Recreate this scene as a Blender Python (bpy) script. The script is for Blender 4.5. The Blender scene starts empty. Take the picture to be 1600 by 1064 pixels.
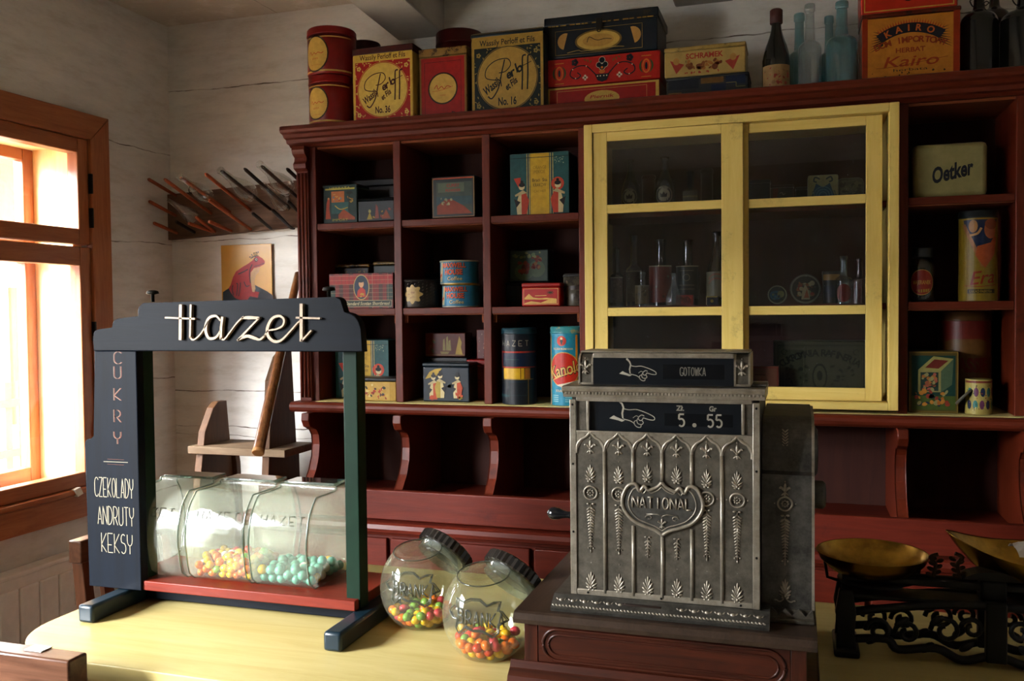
import bpy, bmesh, math, random
import numpy as np
from mathutils import Vector, Matrix, noise
PI = math.pi
sc = bpy.context.scene
COL = sc.collection

# ------------------------------------------------------------------ camera
F_PX = 1407.66
YAW, PITCH, ROLL = math.radians(17.629), math.radians(-1.831), math.radians(-0.579)
EYE = Vector((0, 0, 1.55))
_f = Vector((-math.sin(YAW)*math.cos(PITCH), math.cos(YAW)*math.cos(PITCH), math.sin(PITCH)))
_r = Vector((math.cos(YAW), math.sin(YAW), 0)); _u = _r.cross(_f)
CR = _r*math.cos(ROLL)+_u*math.sin(ROLL); CU = -_r*math.sin(ROLL)+_u*math.cos(ROLL)
cam_d = bpy.data.cameras.new('camera'); cam = bpy.data.objects.new('camera', cam_d); COL.objects.link(cam)
cam_d.sensor_width = 36; cam_d.lens = F_PX/1600*36; cam_d.clip_start = 0.02
m = Matrix((CR, CU, -_f)).transposed().to_4x4(); m.translation = EYE
cam.matrix_world = m
sc.camera = cam
def P(u, v, ax, val):
    """a point of the photograph on a real plane of the room (ax 0/1/2 = x/y/z)"""
    d = _f + CR*((u-800)/F_PX) - CU*((v-532)/F_PX)
    t = (val-EYE[ax])/d[ax]
    return EYE + d*t

# ------------------------------------------------------------------ light
sc.view_settings.view_transform = 'Standard'; sc.view_settings.look = 'None'
sc.view_settings.gamma = 1; sc.view_settings.use_curve_mapping = False
sc.view_settings.exposure = 0.78
try:
    sc.cycles.use_denoising = True
    sc.cycles.max_bounces = 10; sc.cycles.diffuse_bounces = 7; sc.cycles.glossy_bounces = 4
    sc.cycles.transparent_max_bounces = 24; sc.cycles.transmission_bounces = 8
    sc.cycles.sample_clamp_indirect = 6; sc.cycles.caustics_refractive = False; sc.cycles.caustics_reflective = False
except Exception: pass
W = bpy.data.worlds.new('sky'); sc.world = W; W.use_nodes = True
_n = W.node_tree.nodes; _l = W.node_tree.links
_bg = _n['Background']; _bg.inputs[0].default_value = (0.93, 0.965, 1.0, 1); _bg.inputs[1].default_value = 12
# bright hazy sun low on the window side: soft daylight slanting in by the left-hand windows
_sd = bpy.data.lights.new('hazy_sun', 'SUN'); _sd.energy = 36; _sd.angle = math.radians(42); _sd.color = (0.96, 0.98, 1.0)
_so = bpy.data.objects.new('hazy_sun', _sd); COL.objects.link(_so)
_so.rotation_euler = Vector((.62, .78, -.52)).to_track_quat('-Z', 'Y').to_euler()

# ------------------------------------------------------------------ materials
_M = {}
def node_mat(name):
    m = bpy.data.materials.new(name); m.use_nodes = True
    return m, m.node_tree.nodes, m.node_tree.links, m.node_tree.nodes['Principled BSDF']
def hexc(h):
    h = h.lstrip('#'); c = [int(h[i:i+2], 16)/255 for i in (0, 2, 4)]
    return tuple((x/12.92 if x <= .04045 else ((x+.055)/1.055)**2.4) for x in c)+(1,)
def mat(key, col, rough=.5, metal=0, var=.12, scale=30, bump=0, col2=None, coat=0, stretch=(1, 1, 1), wear=None, wearamt=.62, wearscale=18, spec=.35):
    """painted / printed surface: base colour with a noise variation, optional worn patches"""
    if key in _M: return _M[key]
    m, n, l, b = node_mat(key)
    c = hexc(col) if isinstance(col, str) else col
    tc = n.new('ShaderNodeTexCoord'); mp = n.new('ShaderNodeMapping'); mp.inputs['Scale'].default_value = stretch
    l.new(tc.outputs['Object'], mp.inputs[0])
    nz = n.new('ShaderNodeTexNoise'); nz.inputs['Scale'].default_value = scale; nz.inputs['Detail'].default_value = 6; nz.inputs['Roughness'].default_value = .65
    l.new(mp.outputs[0], nz.inputs['Vector'])
    mx = n.new('ShaderNodeMix'); mx.data_type = 'RGBA'
    c2 = (hexc(col2) if isinstance(col2, str) else col2) if col2 else tuple(x*(1-var*3) if x*(1-var*3) > 0 else 0 for x in c[:3])+(1,)
    ramp = n.new('ShaderNodeValToRGB'); ramp.color_ramp.elements[0].position = .35; ramp.color_ramp.elements[1].position = .68
    l.new(nz.outputs['Fac'], ramp.inputs[0])
    l.new(ramp.outputs[0], mx.inputs['Factor']); mx.inputs['A'].default_value = c; mx.inputs['B'].default_value = c2
    out = mx.outputs['Result']
    if wear:
        n2 = n.new('ShaderNodeTexNoise'); n2.inputs['Scale'].default_value = wearscale; n2.inputs['Detail'].default_value = 8; n2.inputs['Roughness'].default_value = .75
        l.new(tc.outputs['Object'], n2.inputs['Vector'])
        r2 = n.new('ShaderNodeValToRGB'); r2.color_ramp.elements[0].position = wearamt; r2.color_ramp.elements[1].position = wearamt+.05
        l.new(n2.outputs['Fac'], r2.inputs[0])
        m2 = n.new('ShaderNodeMix'); m2.data_type = 'RGBA'; l.new(r2.outputs[0], m2.inputs['Factor'])
        l.new(out, m2.inputs['A']); m2.inputs['B'].default_value = hexc(wear); out = m2.outputs['Result']
    l.new(out, b.inputs['Base Color'])
    b.inputs['Roughness'].default_value = rough; b.inputs['Metallic'].default_value = metal
    b.inputs['Specular IOR Level'].default_value = spec
    if coat: b.inputs['Coat Weight'].default_value = coat; b.inputs['Coat Roughness'].default_value = .15
    if bump:
        bp = n.new('ShaderNodeBump'); bp.inputs['Strength'].default_value = bump; bp.inputs['Distance'].default_value = .004
        l.new(nz.outputs['Fac'], bp.inputs['Height']); l.new(bp.outputs[0], b.inputs['Normal'])
    _M[key] = m; return m
def wood(key, c1, c2, rough=.45, axis='x', scale=5, bump=.25, dark=None, coat=0, spec=.18):
    """boards with grain running along an axis"""
    if key in _M: return _M[key]
    m, n, l, b = node_mat(key)
    tc = n.new('ShaderNodeTexCoord'); mp = n.new('ShaderNodeMapping')
    s = {'x': (1, 12, 12), 'y': (12, 1, 12), 'z': (12, 12, 1)}[axis]; mp.inputs['Scale'].default_value = [q*scale for q in s]
    l.new(tc.outputs['Object'], mp.inputs[0])
    nz = n.new('ShaderNodeTexNoise'); nz.inputs['Scale'].default_value = 1; nz.inputs['Detail'].default_value = 7; nz.inputs['Roughness'].default_value = .7; nz.inputs['Distortion'].default_value = .8
    l.new(mp.outputs[0], nz.inputs['Vector'])
    r = n.new('ShaderNodeValToRGB'); r.color_ramp.elements[0].position = .3; r.color_ramp.elements[1].position = .72
    r.color_ramp.elements[0].color = hexc(c1); r.color_ramp.elements[1].color = hexc(c2)
    l.new(nz.outputs['Fac'], r.inputs[0]); out = r.outputs[0]
    if dark:
        n2 = n.new('ShaderNodeTexNoise'); n2.inputs['Scale'].default_value = 7; n2.inputs['Detail'].default_value = 9; n2.inputs['Roughness'].default_value = .75
        l.new(tc.outputs['Object'], n2.inputs['Vector'])
        r2 = n.new('ShaderNodeValToRGB'); r2.color_ramp.elements[0].position = .58; r2.color_ramp.elements[1].position = .7
        l.new(n2.outputs['Fac'], r2.inputs[0]); m2 = n.new('ShaderNodeMix'); m2.data_type = 'RGBA'
        l.new(r2.outputs[0], m2.inputs['Factor']); l.new(out, m2.inputs['A']); m2.inputs['B'].default_value = hexc(dark); out = m2.outputs['Result']
    l.new(out, b.inputs['Base Color']); b.inputs['Roughness'].default_value = rough; b.inputs['Specular IOR Level'].default_value = spec
    if coat: b.inputs['Coat Weight'].default_value = coat; b.inputs['Coat Roughness'].default_value = .2
    bp = n.new('ShaderNodeBump'); bp.inputs['Strength'].default_value = bump; bp.inputs['Distance'].default_value = .002
    l.new(nz.outputs['Fac'], bp.inputs['Height']); l.new(bp.outputs[0], b.inputs['Normal'])
    _M[key] = m; return m
def glass(key, tint=(1, 1, 1), gloss=1.0, haze=0.0, hazecol=(.8, .85, .78), rough=.03, bump=0, bscale=14, ior=1.5, body=0.0, bodycol=None):
    """real sheet or vessel glass: clear with a Fresnel reflection; haze = dust/cloudiness; body = dark coloured glass"""
    if key in _M: return _M[key]
    m = bpy.data.materials.new(key); m.use_nodes = True; n = m.node_tree.nodes; l = m.node_tree.links
    n.remove(n['Principled BSDF']); out = n['Material Output']
    tr = n.new('ShaderNodeBsdfTransparent'); tr.inputs[0].default_value = tuple(tint)+(1,)
    gl = n.new('ShaderNodeBsdfGlossy'); gl.inputs['Roughness'].default_value = rough; gl.inputs[0].default_value = (1, 1, 1, 1)
    fr = n.new('ShaderNodeFresnel'); geo = n.new('ShaderNodeNewGeometry')   # same reflectance from either face of a thin wall
    mi = n.new('ShaderNodeMath'); mi.operation = 'MULTIPLY_ADD'; mi.inputs[1].default_value = 1/ior-ior; mi.inputs[2].default_value = ior; l.new(geo.outputs['Backfacing'], mi.inputs[0]); l.new(mi.outputs[0], fr.inputs[0])
    mx = n.new('ShaderNodeMixShader')
    ml = n.new('ShaderNodeMath'); ml.operation = 'MULTIPLY'; ml.use_clamp = True; ml.inputs[1].default_value = gloss
    l.new(fr.outputs[0], ml.inputs[0]); l.new(ml.outputs[0], mx.inputs[0])
    base = tr.outputs[0]
    if haze:
        df = n.new('ShaderNodeBsdfDiffuse'); df.inputs[0].default_value = tuple(hazecol)+(1,)
        tl = n.new('ShaderNodeBsdfTranslucent'); tl.inputs[0].default_value = tuple(hazecol)+(1,)
        ad = n.new('ShaderNodeMixShader'); l.new(df.outputs[0], ad.inputs[1]); l.new(tl.outputs[0], ad.inputs[2])
        hz = n.new('ShaderNodeMixShader'); l.new(tr.outputs[0], hz.inputs[1]); l.new(ad.outputs[0], hz.inputs[2])
        tc0 = n.new('ShaderNodeTexCoord'); nh = n.new('ShaderNodeTexNoise'); nh.inputs['Scale'].default_value = 9; nh.inputs['Detail'].default_value = 4; l.new(tc0.outputs['Object'], nh.inputs['Vector'])
        mh = n.new('ShaderNodeMath'); mh.operation = 'MULTIPLY'; mh.inputs[1].default_value = haze*2; l.new(nh.outputs['Fac'], mh.inputs[0]); l.new(mh.outputs[0], hz.inputs[0])
        base = hz.outputs[0]
    l.new(base, mx.inputs[1]); l.new(gl.outputs[0], mx.inputs[2])
    if bump:
        tc = n.new('ShaderNodeTexCoord'); nz = n.new('ShaderNodeTexNoise'); nz.inputs['Scale'].default_value = bscale; nz.inputs['Detail'].default_value = 1.5
        l.new(tc.outputs['Object'], nz.inputs['Vector']); bp = n.new('ShaderNodeBump'); bp.inputs['Strength'].default_value = bump; bp.inputs['Distance'].default_value = .01
        l.new(nz.outputs['Fac'], bp.inputs['Height']); l.new(bp.outputs[0], gl.inputs['Normal']); l.new(bp.outputs[0], fr.inputs['Normal'])
    l.new(mx.outputs[0], out.inputs['Surface'])
    _M[key] = m; return m
def deep(h):
    """albedo of an aged enamel or printing ink"""
    c = hexc(h); return tuple(.86*x**1.13 for x in c[:3])+(1,)
def ink(h, rough=.38):
    return mat('print_'+h.lstrip('#')+('' if rough == .38 else str(rough)), deep(h), rough, var=.08, scale=60, wear='#2b2118', wearamt=.665, wearscale=42, spec=.22)

# ------------------------------------------------------------------ mesh helpers
class MB:
    def __init__(s): s.bm = bmesh.new(); s.mats = []; s.cur = 0
    def m(s, mt):
        if mt not in s.mats: s.mats.append(mt)
        s.cur = s.mats.index(mt); return s
    def _fin(s, faces, smooth=False):
        for f in faces:
            if f.is_valid: f.material_index = s.cur; f.smooth = smooth
    def box(s, x0, x1, y0, y1, z0, z1, bev=0, seg=2):
        vs = [s.bm.verts.new(p) for p in ((x0,y0,z0),(x1,y0,z0),(x1,y1,z0),(x0,y1,z0),(x0,y0,z1),(x1,y0,z1),(x1,y1,z1),(x0,y1,z1))]
        fs = [s.bm.faces.new([vs[i] for i in q]) for q in ((3,2,1,0),(4,5,6,7),(0,1,5,4),(1,2,6,5),(2,3,7,6),(3,0,4,7))]
        s._fin(fs)
        if bev:
            es = list({e for f in fs for e in f.edges})
            r = bmesh.ops.bevel(s.bm, geom=es, offset=bev, segments=seg, profile=.5, affect='EDGES')
            s._fin(r['faces'], True)
        return s
    def prism(s, pts, a0, a1, ax='x', smooth=False, bev=0):
        """pts: outline in the two other axes (y,z)/(x,z)/(x,y), extruded from a0 to a1"""
        def mk(p, a): return {'x': (a, p[0], p[1]), 'y': (p[0], a, p[1]), 'z': (p[0], p[1], a)}[ax]
        A = [s.bm.verts.new(mk(p, a0)) for p in pts]; B = [s.bm.verts.new(mk(p, a1)) for p in pts]
        fs = [s.bm.faces.new(A), s.bm.faces.new(B[::-1])]; n = len(pts)
        side = [s.bm.faces.new((A[i], B[i], B[(i+1) % n], A[(i+1) % n])) for i in range(n)]
        s._fin(fs); s._fin(side, smooth)
        if bev:
            es = list({e for f in fs for e in f.edges})
            r = bmesh.ops.bevel(s.bm, geom=es, offset=bev, segments=2, profile=.5, affect='EDGES'); s._fin(r['faces'], True)
        return s
    def loft(s, rings, smooth=True, cap=True, closed=True):
        R = [[s.bm.verts.new(p) for p in r] for r in rings]; n = len(R[0]); fs = []
        for a, b in zip(R, R[1:]):
            for i in range(n if closed else n-1):
                fs.append(s.bm.faces.new((a[i], a[(i+1) % n], b[(i+1) % n], b[i])))
        s._fin(fs, smooth)
        if cap: s._fin([s.bm.faces.new(R[0][::-1]), s.bm.faces.new(R[-1])])
        return s
    def lathe(s, prof, c=(0, 0, 0), seg=32, axis=None, sx=1, sy=1, cap=True, smooth=True):
        """prof: (radius, height) pairs"""
        M = Matrix.Identity(3)
        if axis is not None: M = Vector((0, 0, 1)).rotation_difference(Vector(axis).normalized()).to_matrix()
        c = Vector(c)
        rings = [[c + M @ Vector((r*math.cos(2*PI*i/seg)*sx, r*math.sin(2*PI*i/seg)*sy, h)) for i in range(seg)] for r, h in prof]
        return s.loft(rings, smooth, cap)
    def tube(s, pts, r, seg=8, cap=True, flat=1.0, up=(0, 0, 1)):
        pts = [Vector(p) for p in pts]; rr = r if isinstance(r, (list, tuple)) else [r]*len(pts); rings = []
        prevn = None
        for i, p in enumerate(pts):
            t = (pts[min(i+1, len(pts)-1)]-pts[max(i-1, 0)])
            if t.length < 1e-9: t = Vector((0, 0, 1))
            t.normalize()
            if prevn is None:
                a = Vector(up) if abs(t.dot(Vector(up))) < .95 else Vector((1, 0, 0)); nn = (a - t*a.dot(t)).normalized()
            else:
                nn = prevn - t*prevn.dot(t)
                nn = nn.normalized() if nn.length > 1e-6 else prevn
            prevn = nn; bb = t.cross(nn)
            rings.append([p + nn*math.cos(2*PI*k/seg)*rr[i]*flat + bb*math.sin(2*PI*k/seg)*rr[i] for k in range(seg)])
        return s.loft(rings, True, cap)
    def ball(s, c, rx, ry=None, rz=None, u=12, v=8, M=None):
        ry = rx if ry is None else ry; rz = rx if rz is None else rz; c = Vector(c); M = M or Matrix.Identity(3); rings = []
        for j in range(1, v):
            th = PI*j/v
            rings.append([c + M @ Vector((rx*math.sin(th)*math.cos(2*PI*i/u), ry*math.sin(th)*math.sin(2*PI*i/u), -rz*math.cos(th))) for i in range(u)])
        R = [[s.bm.verts.new(p) for p in r] for r in rings]; b = s.bm.verts.new(c + M @ Vector((0, 0, -rz))); t = s.bm.verts.new(c + M @ Vector((0, 0, rz))); fs = []
        for a, d in zip(R, R[1:]):
            for i in range(u): fs.append(s.bm.faces.new((a[i], a[(i+1) % u], d[(i+1) % u], d[i])))
        for i in range(u):
            fs.append(s.bm.faces.new((b, R[0][(i+1) % u], R[0][i]))); fs.append(s.bm.faces.new((t, R[-1][i], R[-1][(i+1) % u])))
        s._fin(fs, True); return s
    def build(s, name, parent=None, mt=None):
        bmesh.ops.recalc_face_normals(s.bm, faces=s.bm.faces)
        me = bpy.data.meshes.new(name); s.bm.to_mesh(me); s.bm.free()
        for q in (s.mats or [mt]): me.materials.append(q)
        o = bpy.data.objects.new(name, me); COL.objects.link(o)
        if parent: o.parent = parent
        return o
def part(name, parent, mt, fn):
    b = MB().m(mt); fn(b); return b.build(name, parent)
def thing(name, label, cat, loc=(0, 0, 0), rz=0, group=None):
    o = bpy.data.objects.new(name, None); COL.objects.link(o); o.location = loc; o.rotation_euler = (0, 0, rz)
    o.empty_display_size = .05; return tag(o, label, cat, group)
def tag(o, label, cat, group=None):
    o['label'] = label; o['category'] = cat
    if group: o['group'] = group
    return o
def struct(o): o['kind'] = 'structure'; return o
def sbox(name, mt, *a, **k):
    b = MB().m(mt); b.box(*a, **k); return struct(b.build(name))
def arc(cx, cy, r, a0, a1, n=8, ry=None):
    ry = r if ry is None else ry
    return [(cx+r*math.cos(math.radians(a0+(a1-a0)*i/n)), cy+ry*math.sin(math.radians(a0+(a1-a0)*i/n))) for i in range(n+1)]
def rrect(x0, y0, x1, y1, r, n=5):
    return arc(x1-r, y1-r, r, 0, 90, n)+arc(x0+r, y1-r, r, 90, 180, n)+arc(x0+r, y0+r, r, 180, 270, n)+arc(x1-r, y0+r, r, 270, 360, n)
def smooth(pts, k=6):
    """Catmull-Rom through the points"""
    out = []; n = len(pts)
    for i in range(n-1):
        p0, p1, p2, p3 = [Vector(pts[max(0, min(n-1, j))]) for j in (i-1, i, i+1, i+2)]
        for q in range(k):
            t = q/k
            out.append(.5*((2*p1)+(p2-p0)*t+(2*p0-5*p1+4*p2-p3)*t*t+(3*p1-p0-3*p2+p3)*t**3))
    out.append(Vector(pts[-1])); return [tuple(v) for v in out]

# ------------------------------------------------------------------ lettering
_TC = {}
def text_mesh(s, bold=0.0):
    """triangles of a word in the built-in face, centred, cap height about 1"""
    k = (s, bold)
    if k in _TC: return _TC[k]
    cu = bpy.data.curves.new('t', 'FONT'); cu.body = s; cu.align_x = 'CENTER'; cu.offset = bold; cu.resolution_u = 3; cu.fill_mode = 'FRONT'
    o = bpy.data.objects.new('t', cu); COL.objects.link(o)
    dg = bpy.context.evaluated_depsgraph_get(); e = o.evaluated_get(dg); me = e.to_mesh()
    vs = [(v.co.x*1.45, v.co.y*1.45) for v in me.vertices]; fs = [tuple(p.vertices) for p in me.polygons]
    e.to_mesh_clear(); bpy.data.objects.remove(o); bpy.data.curves.remove(cu)
    _TC[k] = (vs, fs); return _TC[k]
# single-stroke capitals on a 1 x 2 grid
_a = lambda *a: arc(*a)
SF = {'A': [[(0,0),(.5,2),(1,0)],[(.1,.55),(.9,.55)]], 'C': [arc(.6,1.35,.6,35,180,6,.65)+arc(.6,.65,.6,180,325,6,.65)],
 'D': [[(0,0),(0,2)]+arc(.15,1,.85,90,-90,10,1)+[(0,0)]], 'E': [[(1,2),(0,2),(0,0),(1,0)],[(-.15,.8),(.75,.8)]], 'G': [arc(.6,1.35,.6,35,180,6,.65)+arc(.6,.65,.6,180,360,6,.65)+[(.65,.65)]],
 'I': [[(.5,0),(.5,2)]], 'K': [[(0,0),(0,2)],[(1,2),(0,.8),(1,0)]], 'L': [[(0,2),(0,0),(.9,0)]], 'N': [[(0,0),(0,2),(1,0),(1,2)]],
 'O': [arc(.5,1,.5,0,360,16,1)], 'R': [[(0,0),(0,2),(.4,2)]+arc(.4,1.4,.55,90,-90,7,.6)+[(0,.8)],[(.4,.8),(1,0)]], 'S': [arc(.5,1.5,.45,45,225,7,.5)+arc(.5,.55,.5,60,-140,8,.55)],
 'T': [[(0,2),(1,2)],[(.5,2),(.5,0)]], 'U': [[(0,2),(0,.5)]+arc(.5,.5,.5,180,360,8)+[(1,2)]], 'Y': [[(0,2),(.0,1.4)]+arc(.5,1.4,.5,180,360,6,.55)+[(1,2)],[(.5,.85),(.5,0)]],
 'Z': [[(0,2),(1,2),(0,0),(1,0)]], 'W': [[(0,2),(.25,0),(.5,1.6),(.75,0),(1,2)]], 'B': [[(0,0),(0,2),(.4,2)]+arc(.4,1.55,.45,90,-90,6)+[(0,1.1),(.45,1.1)]+arc(.45,.55,.5,90,-90,6,.55)+[(0,0)]],
 'H': [[(0,0),(0,2)],[(1,0),(1,2)],[(0,1),(1,1)]], 'M': [[(0,0),(.1,2),(.5,.6),(.9,2),(1,0)]], 'X': [[(0,0),(1,2)],[(0,2),(1,0)]], 'P': [[(0,0),(0,2),(.4,2)]+arc(.4,1.4,.55,90,-90,7,.6)+[(0,.8)]],
 '5': [[(.95,2),(.1,2),(.05,1.15),(.5,1.25)]+arc(.5,.62,.5,85,-140,9,.62)], 'F': [[(1,2),(0,2),(0,0)],[(0,1),(.7,1)]], 'V': [[(0,2),(.5,0),(1,2)]], ' ': []}
def split_sharp(pts):
    """break a polyline at its sharp corners"""
    out = [[pts[0]]]
    for i in range(1, len(pts)):
        out[-1].append(pts[i])
        if i < len(pts)-1:
            a = Vector(pts[i])-Vector(pts[i-1]); b = Vector(pts[i+1])-Vector(pts[i])
            if a.length > 1e-9 and b.length > 1e-9 and a.normalized().dot(b.normalized()) < .55: out.append([pts[i]])
    return out
class Art:
    """printing on a face: flat shapes laid over one another, one mesh. warp maps (u, v, lift) to local space"""
    def __init__(s, warp, step=None): s.w = warp; s.step = step; s.k = 1; s.mb = MB(); s.g = .00006
    def _add(s, V, Fc, col, keep=False):
        s.mb.m(ink(col) if isinstance(col, str) else col); bm = bmesh.new()
        vs = [bm.verts.new((x, 0, y)) for x, y in V]
        for f in Fc:
            try: bm.faces.new([vs[i] for i in f])
            except ValueError: pass
        if s.step:
            xs = [v[0] for v in V]; x = math.floor(min(xs)/s.step)*s.step
            while x < max(xs):
                bmesh.ops.bisect_plane(bm, geom=bm.verts[:]+bm.edges[:]+bm.faces[:], plane_co=(x, 0, 0), plane_no=(1, 0, 0)); x += s.step
        bm.verts.ensure_lookup_table(); bm.verts.index_update()
        nv = [s.mb.bm.verts.new(s.w(v.co.x, v.co.z, s.g*s.k)) for v in bm.verts]; fs = []
        for f in bm.faces:
            try: fs.append(s.mb.bm.faces.new([nv[v.index] for v in f.verts]))
            except ValueError: pass
        s.mb._fin(fs); bm.free()
        if not keep: s.k += 1
    def poly(s, pts, col, keep=False): s._add(pts, [tuple(range(len(pts)))], col, keep); return s
    def rect(s, x0, y0, x1, y1, col, keep=False): return s.poly([(x0,y0),(x1,y0),(x1,y1),(x0,y1)], col, keep)
    def disc(s, cx, cy, r, col, ry=None, keep=False, n=24): return s.poly(arc(cx, cy, r, 0, 360, n, ry)[:-1], col, keep)
    def stroke(s, pts, w, col, keep=False, loop=False):
        if not loop and not isinstance(w, (list, tuple)):
            pcs = split_sharp(pts)
            if len(pcs) > 1:
                for q in pcs: s.stroke(q, w, col, keep=True)
                if not keep: s.k += 1
                return s
        P2 = [Vector((p[0], p[1])) for p in pts]
        if loop: P2.append(P2[0])
        n = len(P2); L = []; R = []; ws = w if isinstance(w, (list, tuple)) else [w]*n
        for i, p in enumerate(P2):
            a = P2[(i-1) % (n-1)] if loop else P2[max(i-1, 0)]; b = P2[(i+1) % (n-1) if loop and i == n-1 else min(i+1, n-1)]
            d1 = (p-a).normalized() if (p-a).length > 1e-9 else (b-p).normalized(); d2 = (b-p).normalized() if (b-p).length > 1e-9 else d1
            t = d1+d2
            t = t.normalized() if t.length > .2 else d1
            q = Vector((-t.y, t.x)); sc_ = 1/max(.6, q.dot(Vector((-d1.y, d1.x)))); o = q*ws[i]*.5*sc_
            L.append(p+o); R.append(p-o)
        V = [tuple(v) for v in L+R]; s._add(V, [(i, i+1, n+i+1, n+i) for i in range(n-1)], col, keep); return s
    def frame(s, x0, y0, x1, y1, w, col, keep=False):
        for r in ((x0,y0,x1,y0+w),(x0,y1-w,x1,y1),(x0,y0+w,x0+w,y1-w),(x1-w,y0+w,x1,y1-w)): s.rect(*r, col, keep=True)
        if not keep: s.k += 1
        return s
    def text(s, t, cx, cy, h, col, wid=None, shear=0, rot=0, bold=0, keep=False, archr=None):
        """baseline-centred at (cx, cy - h/2); wid = total width"""
        V, Fc = text_mesh(t, bold)
        if not V: return s
        x0 = min(v[0] for v in V); x1 = max(v[0] for v in V); kx = (wid/(x1-x0)) if wid else h
        c, sn = math.cos(math.radians(rot)), math.sin(math.radians(rot)); out = []
        for x, y in V:
            X = (x-(x0+x1)/2)*kx + shear*y*h; Y = (y-.5)*h
            if archr: Y += (archr**2-X*X)**.5-archr if archr > 0 else -(((archr**2-X*X)**.5)+archr)
            out.append((cx+X*c-Y*sn, cy+X*sn+Y*c))
        s._add(out, Fc, col, keep); return s
    def line(s, t, cx, cy, h, col, wid, lw, gap=.35):
        """single-stroke capitals"""
        n = len(t); cw = wid/(n+gap*(n-1)); x = cx-wid/2
        for ch in t:
            for st in SF.get(ch, []): s.stroke([(x+p[0]*cw, cy-h/2+p[1]*h/2) for p in st], lw, col, keep=True)
            x += cw*(1+gap)
        s.k += 1; return s
    def blobs(s, x0, y0, x1, y1, n, cols, r0, r1, seed=0):
        rn = random.Random(seed)
        for i in range(n):
            r = rn.uniform(r0, r1); a = rn.uniform(0, 180); ca, sa = math.cos(a), math.sin(a); k = rn.uniform(.4, 1)
            cx = rn.uniform(x0+r, x1-r); cy = rn.uniform(y0+r, y1-r)
            s.poly([(cx+r*math.cos(t)*ca-r*k*math.sin(t)*sa, cy+r*math.cos(t)*sa+r*k*math.sin(t)*ca) for t in [j*PI/4 for j in range(8)]], rn.choice(cols), keep=(i % 6 != 5))
        s.k += 1; return s
    def leaves(s, pts, col, size):
        for i, (x, y, a) in enumerate(pts):
            a = math.radians(a); c, sn = math.cos(a), math.sin(a)
            s.poly([(x+u*size*c-v*size*sn, y+u*size*sn+v*size*c) for u, v in ((-1,0),(-.3,.35),(.5,.3),(1,0),(.5,-.3),(-.3,-.35))], col, keep=True)
        s.k += 1; return s
    def build(s, name, parent): return s.mb.build(name, parent)
def flat_warp(y): return lambda u, v, o: (u, y-o, v)
def cyl_warp(R): return lambda u, v, o: ((R+o)*math.sin(u/R), -(R+o)*math.cos(u/R), v)
# ================================================================== ROOM
LX, BY, RX, FY, CZ = -2.40, 3.05, 2.30, -2.0, 2.70
def wallmat(key, axis, seams, base='#d0cec8'):
    m, n, l, b = node_mat(key)
    tc = n.new('ShaderNodeTexCoord')
    mp = n.new('ShaderNodeMapping'); mp.inputs['Scale'].default_value = (1, 1, 4) ; l.new(tc.outputs['Object'], mp.inputs[0])
    nz = n.new('ShaderNodeTexNoise'); nz.inputs['Scale'].default_value = 5; nz.inputs['Detail'].default_value = 8; nz.inputs['Roughness'].default_value = .7; l.new(mp.outputs[0], nz.inputs['Vector'])
    r = n.new('ShaderNodeValToRGB'); e = r.color_ramp.elements; e[0].position = .25; e[1].position = .75
    e[0].color = hexc('#b9b3a8'); e[1].color = hexc('#dfdbd3'); x = e.new(.5); x.color = hexc(base); l.new(nz.outputs['Fac'], r.inputs[0])
    sp = n.new('ShaderNodeSeparateXYZ'); l.new(tc.outputs['Object'], sp.inputs[0])
    wob = n.new('ShaderNodeTexNoise'); wob.inputs['Scale'].default_value = 6; wob.inputs['Detail'].default_value = 3; l.new(tc.outputs['Object'], wob.inputs['Vector'])
    wo = n.new('ShaderNodeMath'); wo.operation = 'MULTIPLY_ADD'; wo.inputs[1].default_value = .03; l.new(wob.outputs['Fac'], wo.inputs[0]); l.new(sp.outputs[axis], wo.inputs[2])
    prev = None
    for z0, w_ in seams:
        c = n.new('ShaderNodeMath'); c.operation = 'COMPARE'; l.new(wo.outputs[0], c.inputs[0]); c.inputs[1].default_value = z0+.015; c.inputs[2].default_value = w_
        if prev is None: prev = c.outputs[0]
        else:
            mxm = n.new('ShaderNodeMath'); mxm.operation = 'MAXIMUM'; l.new(prev, mxm.inputs[0]); l.new(c.outputs[0], mxm.inputs[1]); prev = mxm.outputs[0]
    br = n.new('ShaderNodeTexNoise'); br.inputs['Scale'].default_value = 11; br.inputs['Detail'].default_value = 4; l.new(tc.outputs['Object'], br.inputs['Vector'])
    rb = n.new('ShaderNodeValToRGB'); rb.color_ramp.elements[0].position = .38; rb.color_ramp.elements[1].position = .6; rb.color_ramp.elements[0].color = (.25, .25, .25, 1); l.new(br.outputs['Fac'], rb.inputs[0])
    ml = n.new('ShaderNodeMath'); ml.operation = 'MULTIPLY'; l.new(prev, ml.inputs[0]); l.new(rb.outputs[0], ml.inputs[1])
    mx = n.new('ShaderNodeMix'); mx.data_type = 'RGBA'; l.new(ml.outputs[0], mx.inputs['Factor']); l.new(r.outputs[0], mx.inputs['A']); mx.inputs['B'].default_value = hexc('#5c5044')
    l.new(mx.outputs['Result'], b.inputs['Base Color']); b.inputs['Roughness'].default_value = .85
    bp = n.new('ShaderNodeBump'); bp.inputs['Strength'].default_value = .35; bp.inputs['Distance'].default_value = .006; l.new(nz.outputs['Fac'], bp.inputs['Height']); l.new(bp.outputs[0], b.inputs['Normal'])
    return m
WB = wallmat('whitewashed_boards', 2, [(2.44, .0022), (1.845, .0015), (1.246, .0018), (1.105, .0025), (1.07, .0015), (.6, .002)])
WL = wallmat('whitewashed_boards_side', 2, [(2.19, .002), (1.83, .002), (1.30, .002), (.86, .003), (.45, .002)])
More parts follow.
